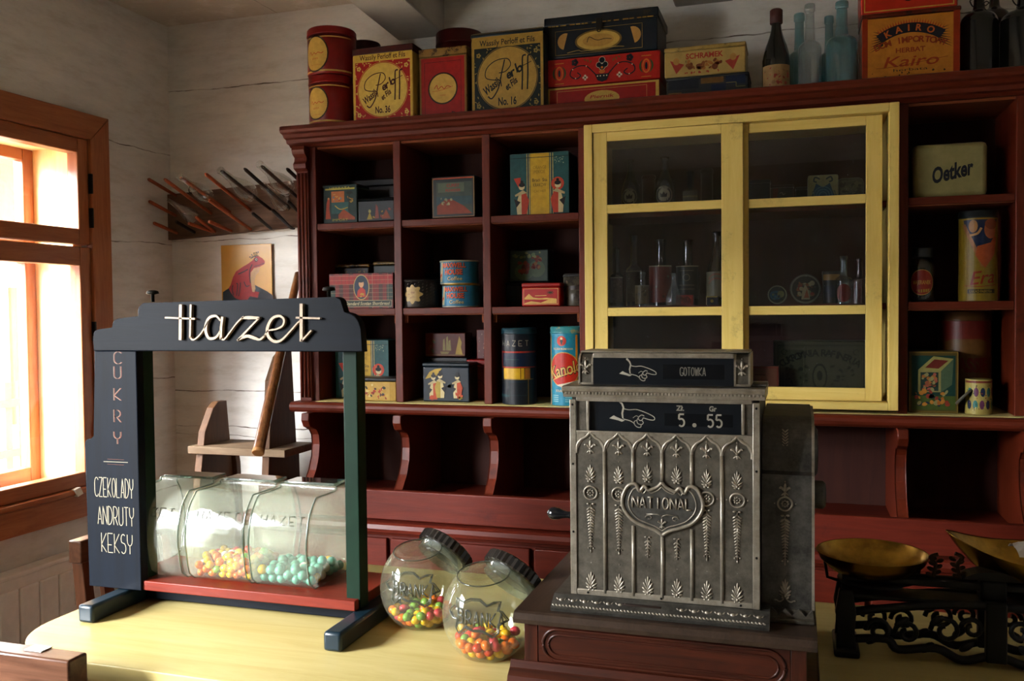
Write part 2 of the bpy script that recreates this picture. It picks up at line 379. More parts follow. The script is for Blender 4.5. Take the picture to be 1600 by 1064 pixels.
WCL = wallmat('whitewashed_ceiling', 0, [(-1.9, .002), (-1.2, .002), (-.5, .002), (.2, .002), (.9, .002)], '#bdb3a3')
sbox('wall_back', WB, LX-.22, RX+.2, BY, BY+.2, 0, CZ+.2)
def holed_wall(name, mt, x0, x1, lo, hi, holes):
    b = MB().m(mt); y = lo
    for a, c, z0, z1 in holes:
        b.box(x0, x1, y, a, 0, CZ+.2); b.box(x0, x1, a, c, 0, z0); b.box(x0, x1, a, c, z1, CZ+.2); y = c
    b.box(x0, x1, y, hi, 0, CZ+.2); return struct(b.build(name))
holed_wall('wall_left', WL, LX-.22, LX, FY, BY, [(-.7, .6, 1.0, 2.25), (1.42, 2.60, .93, 2.18)])
sbox('wall_right', WL, RX, RX+.2, FY, BY, 0, CZ+.2)
sbox('wall_front', wood('front_wall_boards', '#8a8477', '#767064', .7, 'z', 3, .2), LX-.22, RX+.2, FY-.2, FY, 0, CZ+.2)
sbox('ceiling', WCL, LX-.22, RX+.2, FY-.2, BY+.2, CZ, CZ+.15)
FLM = wood('floor_boards', '#aaa294', '#beb6a8', .6, 'y', 3)
sbox('floor', FLM, LX-.22, RX+.2, FY-.2, BY+.2, -.05, 0)
# sloping roof beam meeting the back wall, and a second one
BM = mat('beam_white', '#b9b4ab', .8, var=.06, scale=8, bump=.3)
def beam(name, x0, x1, z0, slope, y0=.6):
    b = MB().m(BM); L = BY-y0
    b.prism([(BY, z0), (y0, z0+slope*L), (y0, z0+slope*L+.25), (BY, z0+.25)], x0, x1, 'x', bev=.006); return struct(b.build(name))
beam('trim_1', -1.395, -1.21, 2.545, .055)
beam('trim_2', -.39, -.20, 2.555, .03)

# ------------------------------------------------------------------ window in the left wall
OR = wood('window_pine', '#a8673e', '#864826', .4, 'z', 5, .2, coat=.2)
OH = wood('window_pine_rail', '#a8673e', '#864826', .4, 'y', 5, .2, coat=.2)
PALE = wood('reveal_pine', '#f0dcae', '#e2c184', .6, 'z', 3, .1)
WHT = mat('white_sill', '#e8e4da', .6, var=.04)
DK = mat('iron_dark', '#15130f', .5, .6)
PANE = glass('window_glass', gloss=.8)
win = struct(bpy.data.objects.new('window_1', None)); COL.objects.link(win)
Y0, Y1, Z0, Z1 = 1.32, 2.682, .850, 2.259
b = MB().m(OH); xf = LX+.03
b.prism([(Y0, Z1), (Y1, Z1), (Y1-.09, Z1-.09), (Y0+.09, Z1-.09)], LX, xf, 'x', bev=.003)
b.prism([(Y0, Z0), (Y0+.09, Z0+.09), (Y1-.09, Z0+.09), (Y1, Z0)], LX, xf, 'x', bev=.003)
b.box(LX, xf+.012, Y0, Y1, Z0+.085, Z0+.105, .004)
b.m(OR); b.prism([(Y1, Z0), (Y1-.09, Z0+.09), (Y1-.09, Z1-.09), (Y1, Z1)], LX, xf, 'x', bev=.003)
b.prism([(Y0, Z0), (Y0, Z1), (Y0+.09, Z1-.09), (Y0+.09, Z0+.09)], LX, xf, 'x', bev=.003)
b.build('window_casing', win)
ZT = 1.795      # line between upper and lower sash
def sash(nm, y0, y1, z0, z1, x0, x1, st, rt, rb, hx=True):
    b = MB().m(OR); b.box(x0, x1, y0, y0+st, z0, z1, .004); b.box(x0, x1, y1-st, y1, z0, z1, .004)
    b.m(OH); b.box(x0, x1, y0+st, y1-st, z1-rt, z1, .004); b.box(x0, x1, y0+st, y1-st, z0, z0+rb, .004)
    f = b.build(nm, win); g = MB().m(PANE); xm = (x0+x1)/2; g.box(xm-.002, xm+.002, y0+st-.004, y1-st+.004, z0+rb-.004, z1-rt+.004); g.build('glass_pane', f); return f
xs0, xs1 = LX-.03, LX+.018
ym = (Y0+Y1)/2
for a, c in ((Y0+.09, ym-.002), (ym+.002, Y1-.09)):
    sash('sash', a, c, ZT+.004, Z1-.09, xs0, xs1, .05, .052, .055)
    sash('sash', a, c, Z0+.105, ZT-.004, xs0, xs1, .05, .065, .05)
b = MB().m(DK)
for z in (2.02, 1.90, 1.50, 1.15): b.box(xs1-.004, xf+.003, Y1-.094, Y1-.086, z-.04, z+.03, .002)
b.build('hinge', win)
# deep pale reveal and outer frame
b = MB().m(PALE); xo = LX-.21
b.box(xo, xs0, 2.60-.04, 2.60, .93, 2.18); b.box(xo, xs0, 1.42, 1.46, .93, 2.18)
b.box(xo, xs0, 1.46, 2.56, 2.14, 2.18); b.m(WHT); b.box(xo, xs0, 1.46, 2.56, .93, .965)
b.build('reveal', win)
for a, c in ((1.46, 2.008), (2.012, 2.56)):
    sash('outer_sash', a, c, 1.80, 2.14, xo-.03, xo+.015, .045, .04, .045)
    sash('outer_sash', a, c, .965, 1.79, xo-.03, xo+.015, .045, .05, .05)
part('crumpled_tag', win, WHT, lambda q: q.prism([(2.46,.957),(2.475,.93),(2.50,.937),(2.487,.962)], LX+.03, LX+.047, 'x', bev=.001))
# windows out of frame that light the room
w2 = struct(bpy.data.objects.new('window_2', None)); COL.objects.link(w2); b = MB().m(OR)
for y in (-.7, .54): b.box(LX-.1, LX-.04, y, y+.06, 1.0, 2.25, .004)
for z in (1.0, 2.19): b.box(LX-.1, LX-.04, -.64, .54, z, z+.06, .004)
b.build('window_frame', w2)
# what shows outside: pale yard, a whitewashed house with a brown door and window
GR = mat('yard_sand', '#b8ae9a', .9); HW = mat('house_white', '#cfcac0', .9, var=.05); HB = mat('house_brown', '#7a4630', .8)
sbox('ground', GR, -14, LX-.22, -8, 12, -.25, -.1)
hs = thing('neighbouring_house', 'pale house with brown timber door and window seen through the window panes', 'house', (-13.0, 10.5, -.1))
part('wall', hs, HW, lambda q: q.box(-1.5, 1.5, -2.6, 2.6, 0, 3.0)); part('roof', hs, HB, lambda q: q.prism([(-2.9, 3.0), (2.9, 3.0), (0, 4.6)], -1.8, 1.8, 'x'))
part('window_shutter', hs, HB, lambda q: q.box(1.5, 1.56, -1.6, -.7, 1.1, 2.2, .01)); part('door', hs, HB, lambda q: q.box(1.5, 1.56, .3, 1.3, 0, 2.1, .01))
fn = thing('picket_fence', 'low brown picket fence outside the window', 'fence', (-7.5, 6.3, -.1))
b = MB().m(HB)
for i in range(24): b.box(-.015, .015, -1.9+i*.16, -1.9+i*.16+.08, 0, 1.0)
b.box(.015, .04, -1.9, 1.9, .25, .33); b.box(.015, .04, -1.9, 1.9, .75, .83); b.build('fence_panel', fn)

# ------------------------------------------------------------------ radiator under the window
RW = mat('radiator_enamel', '#e9e5dc', .4, var=.03)
rad = thing('radiator', 'white ribbed panel radiator on the wall under the window', 'radiator', (-2.33, 1.75, 0))
b = MB().m(RW)
b.box(-.04, .0, -.75, .76, .12, .735, .006)
for i in range(19): b.box(0, .012, -.74+i*.079, -.74+i*.079+.072, .14, .70, .005)
b.build('panel', rad); part('top_grille', rad, RW, lambda q: q.box(-.05, .012, -.755, .765, .735, .75, .004))
part('bracket', rad, RW, lambda q: (q.box(-.07, -.04, -.6, -.56, .2, .7), q.box(-.07, -.04, .6, .64, .2, .7)))
a = Art(lambda u, v, o: (.013+o, u, v)); a.rect(.66, .58, .742, .69, '#e8e4da'); a.rect(.668, .63, .734, .685, '#1a1a1c')
for i in range(4): a.rect(.672, .588+i*.009, .73-.01*(i % 2), .592+i*.009, '#4a4a48')
a.build('rating_sticker', rad)

# ================================================================== WALL SHELF UNIT
RED = wood('red_brown_paint', '#5c200e', '#431507', .5, 'x', 4, .3, dark='#2c0d07', coat=.05)
REDV = wood('red_brown_paint_upright', '#5c200e', '#431507', .45, 'z', 4, .3, dark='#280c07', coat=.08)
INN = wood('inner_boards', '#3a1a12', '#2a120d', .7, 'z', 3, .2)
RAW = wood('raw_underside', '#7a3e1c', '#5a2a14', .7, 'x', 3, .2)
YEL = wood('yellow_paint', '#d2b96c', '#c2a552', .45, 'z', 4, .25, dark='#a08c4e', coat=.1)
YELH = wood('yellow_paint_rail', '#d2b96c', '#c2a552', .45, 'x', 4, .25, dark='#a08c4e', coat=.1)
CREAM = mat('yellow_shelf_paper', '#c8b878', .6, var=.08, scale=12)
SY, SB = 2.75, 3.03          # front of dividers, front of back boards
XL, XR = -1.60, 1.30
Z1S, Z2S, Z3S = 1.250, 1.566, 1.858
hut = thing('wall_shelf', 'long dark red-brown painted grocery shelf with open compartments and yellow glazed cabinet', 'shelf', (0, 0, 0))
def hp(nm, mt, fn): return part(nm, hut, mt, fn)
hp('back_panel', INN, lambda q: q.box(XL, XR, SB, BY-.001, .93, 2.125))
# cornice: moulding profile in (y, z)
cor = [(SB, 2.120), (2.745, 2.120), (2.735, 2.128), (2.720, 2.131), (2.716, 2.142), (2.703, 2.146), (2.694, 2.156), (2.680, 2.160), (2.676, 2.168), (2.678, 2.180), (2.690, 2.184), (SB, 2.184)]
hp('cornice', RED, lambda q: q.prism(cor, -1.665, XR+.03, 'x'))
hp('top_underside', RAW, lambda q: q.box(XL+.03, XR, SY+.01, SB, 2.112, 2.1195))
bb = [(SB, 1.215), (2.735, 1.215)]+arc(2.7075, 1.2325, .0175, 270, 90, 6)+[(SB, 1.25)]
hp('bottom_board', RED, lambda q: q.prism(bb, -1.655, XR+.03, 'x', smooth=False))
hp('shelf_lining', CREAM, lambda q: q.box(XL+.03, XR, SY-.03, SB, 1.2502, 1.2515))
# left side with fluted pilaster and scrolled capital
def side(q):
    q.box(-1.605, -1.572, SY-.0, BY-.001, 1.25, 2.12, .002)
hp('side_panel', REDV, side)
def pil(q):
    q.box(-1.640, -1.595, SY-.012, SY+.02, 1.25, 2.12, .002)
    for x in (-1.635, -1.6215, -1.608): q.prism(arc(x+.004, SY-.012, .0048, 180, 360, 6), 1.262, 2.03, 'z', smooth=True)
    q.prism([(SY-.01, 2.035), (SY-.028, 2.045), (SY-.030, 2.06), (SY-.022, 2.07), (SY-.02, 2.082), (SY-.034, 2.092), (SY-.04, 2.106), (SY-.036, 2.119), (SY-.01, 2.119)], -1.641, -1.594, 'x')
hp('pilaster', REDV, pil)
for x in (-1.283, -.970, -.652): hp('divider', REDV, lambda q: q.box(x, x+.027, SY, SB, 1.2515, 2.12, .0025))
for x in (.268, .562, .95): hp('divider', REDV, lambda q: q.box(x, x+.026, SY, SB, 1.2515, 2.12, .0025))
bays = [(-1.572, -1.283), (-1.256, -.970), (-.943, -.652), (.294, .562), (.588, .95), (.976, 1.3)]
for a, c in bays:
    for z in (Z2S, Z3S):
        s_ = hp('shelf', RED, lambda q: q.box(a+.0005, c-.0005, SY+.004, SB-.001, z-.022, z, .002))
        part('raw_underside', s_, RAW, lambda q: q.box(a+.002, c-.002, SY+.008, SB-.002, z-.0245, z-.0222))
    if a < -.5:
        for e0 in (a, c-.012): hp('cleat', RAW, lambda q: q.box(e0, e0+.012, SY+.02, SB-.01, Z2S-.05, Z2S-.0246))
# scrolled brackets below the bottom board
bp_ = [(3.02, 1.2145), (2.675, 1.2145), (2.672, 1.19), (2.685, 1.168), (2.712, 1.156), (2.722, 1.158)]+[(2.740, 1.135), (2.744, 1.10), (2.738, 1.06), (2.718, 1.015), (2.685, .975), (2.65, .95), (2.62, .9305), (3.02, .9305)]
for x in (-1.60, -1.262, -.950, .26, .572, .90): hp('bracket', REDV, lambda q: q.prism(bp_, x, x+.03, 'x', bev=.003))
for x in (-.64, -.33): hp('bracket', REDV, lambda q: q.prism(bp_, x, x+.03, 'x', bev=.003))

# --- glazed cabinet with sliding doors
kb = hp('glazed_cabinet', YEL, lambda q: q.box(-.626, -.600, 2.715, SB, 1.262, 2.119, .002))
part('frame_upright', kb, YEL, lambda q: q.box(.241, .267, 2.715, SB, 1.262, 2.119, .002))
part('frame_rail', kb, YELH, lambda q: q.box(-.600, .241, 2.715, SB, 2.094, 2.119, .002)); part('frame_rail', kb, YELH, lambda q: q.box(-.600, .241, 2.715, SB, 1.262, 1.284, .002))
for z in (Z2S, Z3S): part('inner_shelf', kb, RED, lambda q: q.box(-.599, .240, 2.79, SB-.001, z-.02, z-.002))
DG = glass('cabinet_glass', tint=(.80, .82, .84), gloss=1.1, haze=.004, hazecol=(.4, .45, .55), rough=.015)
def door(x0, x1, y0, st_l, st_r):
    d = MB().m(YEL); y1 = y0+.02; za, zb = 1.285, 2.0935
    d.box(x0, x0+st_l, y0, y1, za, zb, .0015); d.box(x1-st_r, x1, y0, y1, za, zb, .0015)
    d.m(YELH); 
    for z0, z1 in ((za, 1.322), (1.533, 1.559), (1.847, 1.873), (2.066, zb)): d.box(x0+st_l, x1-st_r, y0, y1, z0, z1, .0015)
    o = d.build('sliding_door', hut); 
    for z0, z1 in ((1.322, 1.533), (1.559, 1.847), (1.873, 2.066)):
        part('glass_pane', o, DG, lambda q: q.box(x0+st_l-.003, x1-st_r+.003, y0+.009, y0+.012, z0-.002, z1+.002))
    return o
door(-.598, -.153, 2.722, .042, .062)
door(-.205, .226, 2.744, .066, .043)

# ------------------------------------------------------------------ base cabinet
bc = thing('base_cabinet', 'long dark red base cabinet with upstand ledge and drawers below the shelf unit', 'cabinet', (0, 0, 0))
RED2 = wood('red_paint_front', '#591b0d', '#431308', .5, 'x', 4, .3, dark='#42140e', coat=.05)
part('worktop', bc, RED2, lambda q: q.prism([(3.04, .885), (2.435, .885), (2.43, .893), (2.418, .897), (2.414, .908), (2.418, .920), (2.428, .925), (3.04, .9295)], -1.68, 1.6, 'x'))
part('upstand', bc, RED2, lambda q: q.box(-1.62, 1.6, 2.445, 2.468, .9295, 1.018, .003))
part('body', bc, RED2, lambda q: q.box(-1.65, 1.58, 2.46, 3.03, .06, .885))
part('plinth', bc, INN, lambda q: q.box(-1.62, 1.56, 2.50, 3.0, 0, .06))
x = -1.62
while x < 1.45:
    d = part('drawer', bc, RED2, lambda q: q.box(x+.006, x+.44, 2.447, 2.46, .70, .872, .003)); part('knob', d, DK, lambda q: q.lathe([(.006, 0), (.006, .012), (.014, .018), (.016, .024), (.010, .032)], (x+.223, 2.447, .785), 16, (0, -1, 0)))
    d = part('door', bc, RED2, lambda q: q.box(x+.006, x+.44, 2.447, 2.46, .09, .69, .003)); part('knob', d, DK, lambda q: q.lathe([(.006, 0), (.006, .012), (.014, .018), (.016, .024), (.010, .032)], (x+.40, 2.447, .42), 16, (0, -1, 0)))
    x += .448

# ================================================================== COUNTER
CT = .95
CM = wood('counter_yellow', '#bdae76', '#aa985a', .45, 'x', 2.2, .2, coat=.25)
cnt = thing('shop_counter', 'shop counter with thick yellow top, rounded left end and dark red panelled front', 'counter', (0, 0, 0))
def oct_(x0, y0, y1, x1, r0, r1):
    return [(x1, y0)]+[(x1, y1)]+arc(x0+r1, y1-r1, r1, 90, 180, 8)+arc(x0+r0, y0+r0, r0, 180, 270, 14)
part('top', cnt, CM, lambda q: q.prism(oct_(-1.405, 1.245, 1.93, 1.9, .16, .12), CT-.032, CT, 'z', bev=.004))
part('front_panel', cnt, RED2, lambda q: q.box(-1.20, 1.85, 1.33, 1.85, .05, CT-.032))
def cpost(q):
    q.box(-1.235, -1.175, 1.275, 1.335, .0, .80, .003); q.prism([(-1.245, .80), (-1.255, .815), (-1.24, .83), (-1.26, .85), (-1.265, .89), (-1.25, .9175), (-1.165, .9175), (-1.165, .80)], 1.265, 1.345, 'y', bev=.003)
part('corner_post', cnt, REDV, cpost)
for i in range(4): part('fielded_panel', cnt, REDV, lambda q: q.box(-1.12+i*.7, -.50+i*.7, 1.318, 1.33, .15, .82, .006))
# ================================================================== TINS AND BOTTLES
ZT_ = 2.1845   # top of the cornice
TIN_EDGE = mat('tin_edge_gold', '#a8853c', .35, .6, wear='#3a2a18', wearamt=.6)
def tmat(h, wear='#2a1c12', amt=.64, rough=.33):
    return mat('tin_'+h.lstrip('#')+wear.lstrip('#')+str(amt), deep(h), rough, 0, var=.08, scale=25, wear=wear, wearamt=amt, wearscale=24, spec=.25)
def span(px0, pyt, px1, Y):
    a = P(px0, pyt, 1, Y); c = P(px1, pyt, 1, Y); return a.x, c.x, (a.z+c.z)/2
def tin(name, label, px, Y, zb, depth, body, art=None, lid=.18, lidm=None, rz=0, group=None, hh=None, cat='tin', bev=.004, grow=.0012, art_lid=False):
    """a rectangular tin: px = (left, top, right) in the photograph, standing at zb with its front at Y"""
    x0, x1, zt = span(px[0], px[1], px[2], Y); w = x1-x0; h = hh or (zt-zb)
    t = thing(name, label, cat, ((x0+x1)/2, Y+depth/2, zb+.0003), rz, group); lh = h*lid
    part('body', t, body, lambda q: q.box(-w/2, w/2, -depth/2, depth/2, 0, h-lh if lid else h, bev))
    if lid: part('lid', t, lidm or body, lambda q: q.box(-w/2-grow, w/2+grow, -depth/2-grow, depth/2+grow, h-lh, h, bev))
    if art:
        a = Art(flat_warp(-depth/2-.0002-(grow if art_lid else 0))); art(a, w/2, h, h-lh); a.build('printed_label', t)
    return t, h, w
def can(name, label, px, Y, zb, body, art=None, lid=.12, lidm=None, group=None, rim=True, cat='tin', topr=1, rot=0, tilt=None):
    """a round tin, px = (left, top, right); Y = its axis"""
    x0, x1, zt = span(px[0], px[1], px[2], Y); R = (x1-x0)/2; h = zt-zb
    t = thing(name, label, cat, ((x0+x1)/2, Y, zb+.0003), 0, group); lh = h*lid
    part('body', t, body, lambda q: q.lathe([(R*.97, 0), (R, .003), (R, h-lh)], (0, 0, 0), 40))
    if lid: part('lid', t, lidm or body, lambda q: q.lathe([(R+.0012, h-lh), (R+.0025, h-lh+.003), (R+.0012, h-lh+.005), (R+.001, h-.004), (R-.002, h), (R-.006, h), (R-.008, h-.003)], (0, 0, 0), 40))
    if art:
        a = Art(cyl_warp(R+.0003), .006); art(a, R, h, h-lh); a.build('printed_label', t)
    return t, h, R
GOLDP, CREAMP, REDP, NAVY = '#cda84a', '#d8c083', '#a31e1c', '#1a2733'

# ---- on top of the shelf
def canister_art(a, R, h, hb):
    a.rect(-R*1.4, hb*.90, R*1.4, hb*.93, '#c9a860'); a.rect(-R*1.4, hb*.05, R*1.4, hb*.09, '#c9a860'); a.rect(-R*1.4, hb*.955, R*1.4, hb*.97, '#3a0d0d')
    a.disc(-R*.25, hb*.5, R*.62, '#3b2c1c', R*.74); a.disc(-R*.25, hb*.5, R*.56, '#d2ad5b', R*.68)
    a.stroke(smooth([(-R*.6, hb*.5), (-R*.5, hb*.56), (-R*.42, hb*.48), (-R*.3, hb*.53), (-R*.2, hb*.49), (-R*.1, hb*.53), (R*.05, hb*.5), (R*.15, hb*.53)], 4), .0022, '#b8482c')
    a.text('KAWA', -R*.25, hb*.38, .006, '#b8482c'); a.rect(-R*.5, hb*.22, 0, hb*.225, '#b8482c')
CRED = tmat('#8a1a1a', '#3a0e0c', .68); CDRK = tmat('#4e1413', '#240a08', .66)
t1, h1, _ = can('tea_canister', 'lower red round canister with gold oval label at the left end of the shelf top', (487, 124, 549), 2.775, ZT_, CRED, canister_art, .16)
can('tea_canister', 'upper red round canister with gold oval label, stacked on another red canister', (485, 51, 552), 2.775, ZT_+h1+.0006, CRED, canister_art, .16)
can('tea_canister', 'dark red round canister mostly hidden behind the red and gold square tea tin', (548, 69, 592), 2.93, ZT_, CDRK, None, .14)
can('tea_canister', 'dark red round canister peeping up behind the red square tin and black and gold tin', (684, 54, 752), 2.93, ZT_, CDRK, None, .14)
def flowers(a, w, h, y0, col, leafcol, seed):
    rn = random.Random(seed); L = []
    R0 = w*.80; cy = y0
    for i in range(150):
        x = rn.uniform(-w*.93, w*.93); y = rn.uniform(h*.03, h*.80)
        if math.hypot(x, (y-cy)) < R0+.005: continue
        L.append((x, y, rn.uniform(0, 360)))
    a.leaves(L, leafcol, .0046)
    for sx in (-1, 1):
        for yy in (h*.10, h*.72):
            cx = sx*w*.78
            for k in range(5): a.disc(cx+.005*math.cos(k*1.257), yy+.005*math.sin(k*1.257), .0034, leafcol, keep=True, n=8)
            a.disc(cx, yy, .0024, col, keep=True, n=8)
    a.k += 1
def perloff(a, w, h, hb, field, gold, disc, inkc, num, fl):
    a.rect(-w*.97, h*.015, w*.97, h*.985, gold); a.rect(-w*.90, h*.03, w*.90, h*.805, field)
    a.text('Wassily Perloff et Fils', 0, h*.865, h*.068, inkc, w*1.5, bold=.012)
    cy = h*.42; R0 = w*.80
    flowers(a, w, h, cy, field, fl, 5)
    a.disc(0, cy, R0+.0035, gold, n=40); a.disc(0, cy, R0+.0022, field, n=40); a.disc(0, cy, R0, disc, n=40)
    # script: big P with long double tail, diagonal words
    k = R0
    def S(pts, wd): a.stroke(smooth([(x*k, cy+y*k) for x, y in pts], 6), wd, inkc, keep=True)
    S([(-.35, -.05), (-.72, .05), (-.70, .35), (-.40, .58), (0, .62), (.12, .42), (-.05, .22), (-.28, .18)], .0030)
    S([(-.08, .60), (-.18, .2), (-.30, -.30), (-.52, -.62), (-.66, -.55)], .0042)
    for i, (ch, xx, yy) in enumerate((('e', .02, .10), ('r', .16, .17), ('l', .28, .27), ('o', .38, .28))): a.text(ch, xx*k, cy+yy*k, k*.27, inkc, rot=32, shear=.3, bold=.03, keep=True)
    for dx in (.52, .70): S([(dx+.12, .68), (dx+.02, .66), (dx, .5), (dx, .1), (dx-.02, -.42)], .0048)
    S([(.42, .30), (.62, .38), (.82, .46)], .0022)
    a.text('Wassily', -.52*k, cy-.22*k, k*.25, inkc, k*.72, rot=35, shear=.2, bold=.03, keep=True); a.text('et Fils', .12*k, cy-.2*k, k*.2, inkc, k*.45, rot=35, shear=.2, bold=.03)
    a.text(num, 0, cy-.74*k, k*.24, inkc, k*.62, bold=.03)
tin('tea_tin', 'square tea tin printed in red and yellow with a large script monogram and number 36', (550, 72, 645), 2.735, ZT_, .10, tmat('#b89a48', '#4a2a18', .60), lambda a, w, h, hb: perloff(a, w, h, hb, '#a8201c', '#d3b050', '#d6b75c', '#4a1512', 'No. 36', '#d9b765'), .10, tmat('#4a1c18'), art_lid=False)
def redsq(a, w, h, hb):
    a.rect(-w*.97, 0.002, w*.97, h*.87, '#8f6c34'); a.rect(-w*.90, h*.015, w*.90, h*.86, '#a51e1a'); a.frame(-w*.76, -.0, w*.76, h*.80, .0012, '#3c1a10')
    a.disc(0, h*.42, w*.62, '#3a2a18', n=30); a.disc(0, h*.42, w*.56, '#d2ad5b', n=30)
    a.stroke(smooth([(-w*.36, h*.42), (-w*.25, h*.47), (-w*.2, h*.41), (-w*.05, h*.45), (w*.05, h*.41), (w*.18, h*.45), (w*.34, h*.43)], 4), .0024, '#b5432a')
    a.stroke(smooth([(-w*.45, h*.38), (0, h*.40), (w*.42, h*.44)], 5), .0012, '#b5432a'); a.rect(-w*.12, h*.32, w*.12, h*.325, '#b5432a')
    a.blobs(w*.2, h*.03, w*.6, h*.1, 6, ['#3a1210'], .002, .005, 3)
tin('tea_tin', 'narrow red square tin with worn gold edges and round gold label between two tea tins', (654, 74, 729), 2.760, ZT_, .09, tmat('#8f6c34', '#2c1a10', .55), redsq, .12, tmat('#94743a', '#3a2414', .52))
tin('tea_tin', 'black-green and gold square tea tin with a large script monogram and number 16', (735, 47, 850), 2.755, ZT_, .12, tmat('#23302c', '#0f1412', .62), lambda a, w, h, hb: perloff(a, w, h, hb, '#1c2a2a', '#a98a42', '#b0904a', '#161f28', 'No. 16', '#98864a'), .075, tmat('#1e2a30', '#0f1412', .6), bev=.007)
# chest stack
def redlow(a, w, h, hb):
    a.rect(-w*.985, 0.002, w*.985, h*.97, '#c9ab58'); a.rect(-w*.93, .004, w*.93, h*.90, '#991a19'); a.frame(-w*.80, -.005, w*.78, h*.82, .001, '#c9a860')
    a.disc(0, h*.40, w*.31, '#c6a558', h*.34, n=20); a.text('Piernik', 0, h*.5, h*.13, '#a8382a', w*.42, shear=.3, bold=.02)
t, hL, _ = tin('biscuit_tin', 'dark red tin box with cream edge, bottom one of the stack of three', (853, 131, 1031), 2.80, ZT_, .20, tmat('#8f1a18', '#4a0e0c', .7), redlow, 0)
z2 = ZT_+hL+.0006
def folk(a, w, h, hb):
    a.rect(-w*.985, h*.04, w*.985, h*.97, '#b3241b')
    def S(p, wd, c, **k): a.stroke(smooth([(x*w, y*h) for x, y in p], 6), wd, c, **k)
    for s in (-1, 1):
        cx = s*.76*w
        a.disc(cx, h*.48, .022, '#3c5a2c', h*.26, n=20); a.disc(cx, h*.48, .016, '#b3241b', h*.28, n=20); a.disc(cx, h*.48, .0125, '#d07a30', h*.25, n=16); a.disc(cx, h*.48, .009, '#c43a22', h*.2, n=16); a.disc(cx, h*.48, .004, '#1b2433', h*.13, n=12)
        for yy in (.84, .12): a.text('~~~~', cx, yy*h, .008, '#c79a3c', .03, bold=.04)
        S([(s*.10, .30), (s*.18, .48), (s*.28, .66), (s*.42, .68), (s*.54, .56), (s*.56, .36), (s*.46, .24), (s*.38, .34), (s*.44, .46)], .0036, '#1d2530')
        for xx, yy in ((.28, .66), (.52, .58), (.47, .26)): a.disc(s*xx*w, yy*h, .002, '#d8d0b0', n=8)
        for k in range(5): a.disc(s*.48*w+.0065*math.cos(k*1.257), .82*h+.0065*math.sin(k*1.257), .0052, '#1d2530', n=10, keep=True)
        a.k += 1
        for k in range(4): a.disc(s*.30*w+.0055*math.cos(k*PI/2), .26*h+.0055*math.sin(k*PI/2), .0036, '#d9d2b8', n=8, keep=True)
        a.disc(s*.30*w, .26*h, .0028, '#3c5a2c', n=8)
        for k in range(3): a.leaves([(s*(.2+k*.05)*w, h*(.80+.04*k), 60+40*k)], '#6a6a2c', .006)
    a.poly([(-.13*w, .34*h), (.13*w, .34*h), (.08*w, .12*h), (0, .05*h), (-.08*w, .12*h)], '#1d2530')
    for x in (-.08, -.03, .03, .08): a.disc(x*w, .27*h, .0022, '#d9d2b8', n=8, keep=True)
    a.k += 1
    for x, y, r in ((-.055, .66, .008), (.055, .66, .008), (0, .82, .009), (0, .58, .009)): a.disc(x*w, y*h, r+.0015, '#d9d2b8', n=12, keep=True)
    a.k += 1
    for x, y, r in ((-.055, .66, .008), (.055, .66, .008), (0, .82, .009), (0, .58, .009)): a.disc(x*w, y*h, r, '#1d2530', n=12, keep=True)
    a.k += 1; a.disc(0, .56*h, .004, '#d07a30', n=10); a.disc(0, .42*h, .010, '#d07a30', .006, n=12)
t, hM, _ = tin('biscuit_tin', 'bright red tin box painted with folk flowers and scrolls, middle of the stack of three', (853, 86, 1032), 2.80, z2, .20, tmat('#a3221a', '#50120c', .7), folk, 0)
z3 = z2+hM+.0006
def chest(a, w, h, hb):
    a.frame(-w*.82, h*.08, w*.74, h*.66, .0012, '#a8904a')
    a.disc(-w*.04, h*.36, w*.42, '#7a6430', h*.26, n=26); a.disc(-w*.04, h*.36, w*.385, '#c7a658', h*.22, n=26); a.disc(-w*.04, h*.36, w*.28, '#b8924c', h*.15, n=26)
    a.stroke(smooth([(-w*.24, h*.33), (-w*.2, h*.45), (-w*.1, h*.38), (-w*.02, h*.36), (w*.08, h*.38), (w*.2, h*.36)], 5), .002, '#2a2a24')
    for s in (-1, 1): a.poly([(s*w*.60-w*.03+x*s, h*.40+y) for x, y in arc(0, 0, .026, -75, 105, 10)], '#b98f50')
    a.stroke(smooth([(-w*.6, h*.12), (-w*.4, h*.16), (-w*.3, h*.13), (w*.2, h*.17), (w*.42, h*.15)], 5), .0022, '#b09a5a')
t, hC, wC = tin('tin_chest', 'navy blue tin chest with gold oval label, topmost of the stack of three', (852, 20, 1027), 2.80, z3, .20, tmat('#182430', '#0c1014', .62), chest, .22, tmat('#15202a', '#2a2414', .60), grow=.004, cat='tin')
b = MB().m(TIN_EDGE)
rn = random.Random(4); x = -wC*.47
while x < wC*.46:
    q = rn.uniform(.006, .02); b.box(x, x+q, -.1048, -.1035, hC*.765, hC*.79); x += q+rn.uniform(.001, .014)
b.build('gilt_line', t); part('clasp', t, DK, lambda q: (q.box(-.012, .008, -.112, -.10, hC*.60, hC*.86, .002), q.tube(arc3 := [(-.002+.006*math.cos(i*.7), -.113, hC*.6-.004+.006*math.sin(i*.7)) for i in range(10)], .0015)))
def schr(a, w, h, hb):
    a.text('SCHRAMEK', .0, h*.66, h*.17, '#a5372c', w*.92, bold=.03)
    for s in (-1, 1):
        a.poly([(s*w*.86, h*.56), (s*w*.70, h*.10), (s*w*.50, h*.40)], '#a8463a'); a.disc(s*w*.70, h*.52, w*.08, '#b0854a', h*.12, n=14)
    a.blobs(-w*.5, h*.14, w*.45, h*.58, 26, ['#7a4426', '#8e5a30', '#a8743c'], .005, .012, 8); a.blobs(-w*.55, h*.06, w*.5, h*.16, 12, ['#a8463a'], .002, .004, 9)
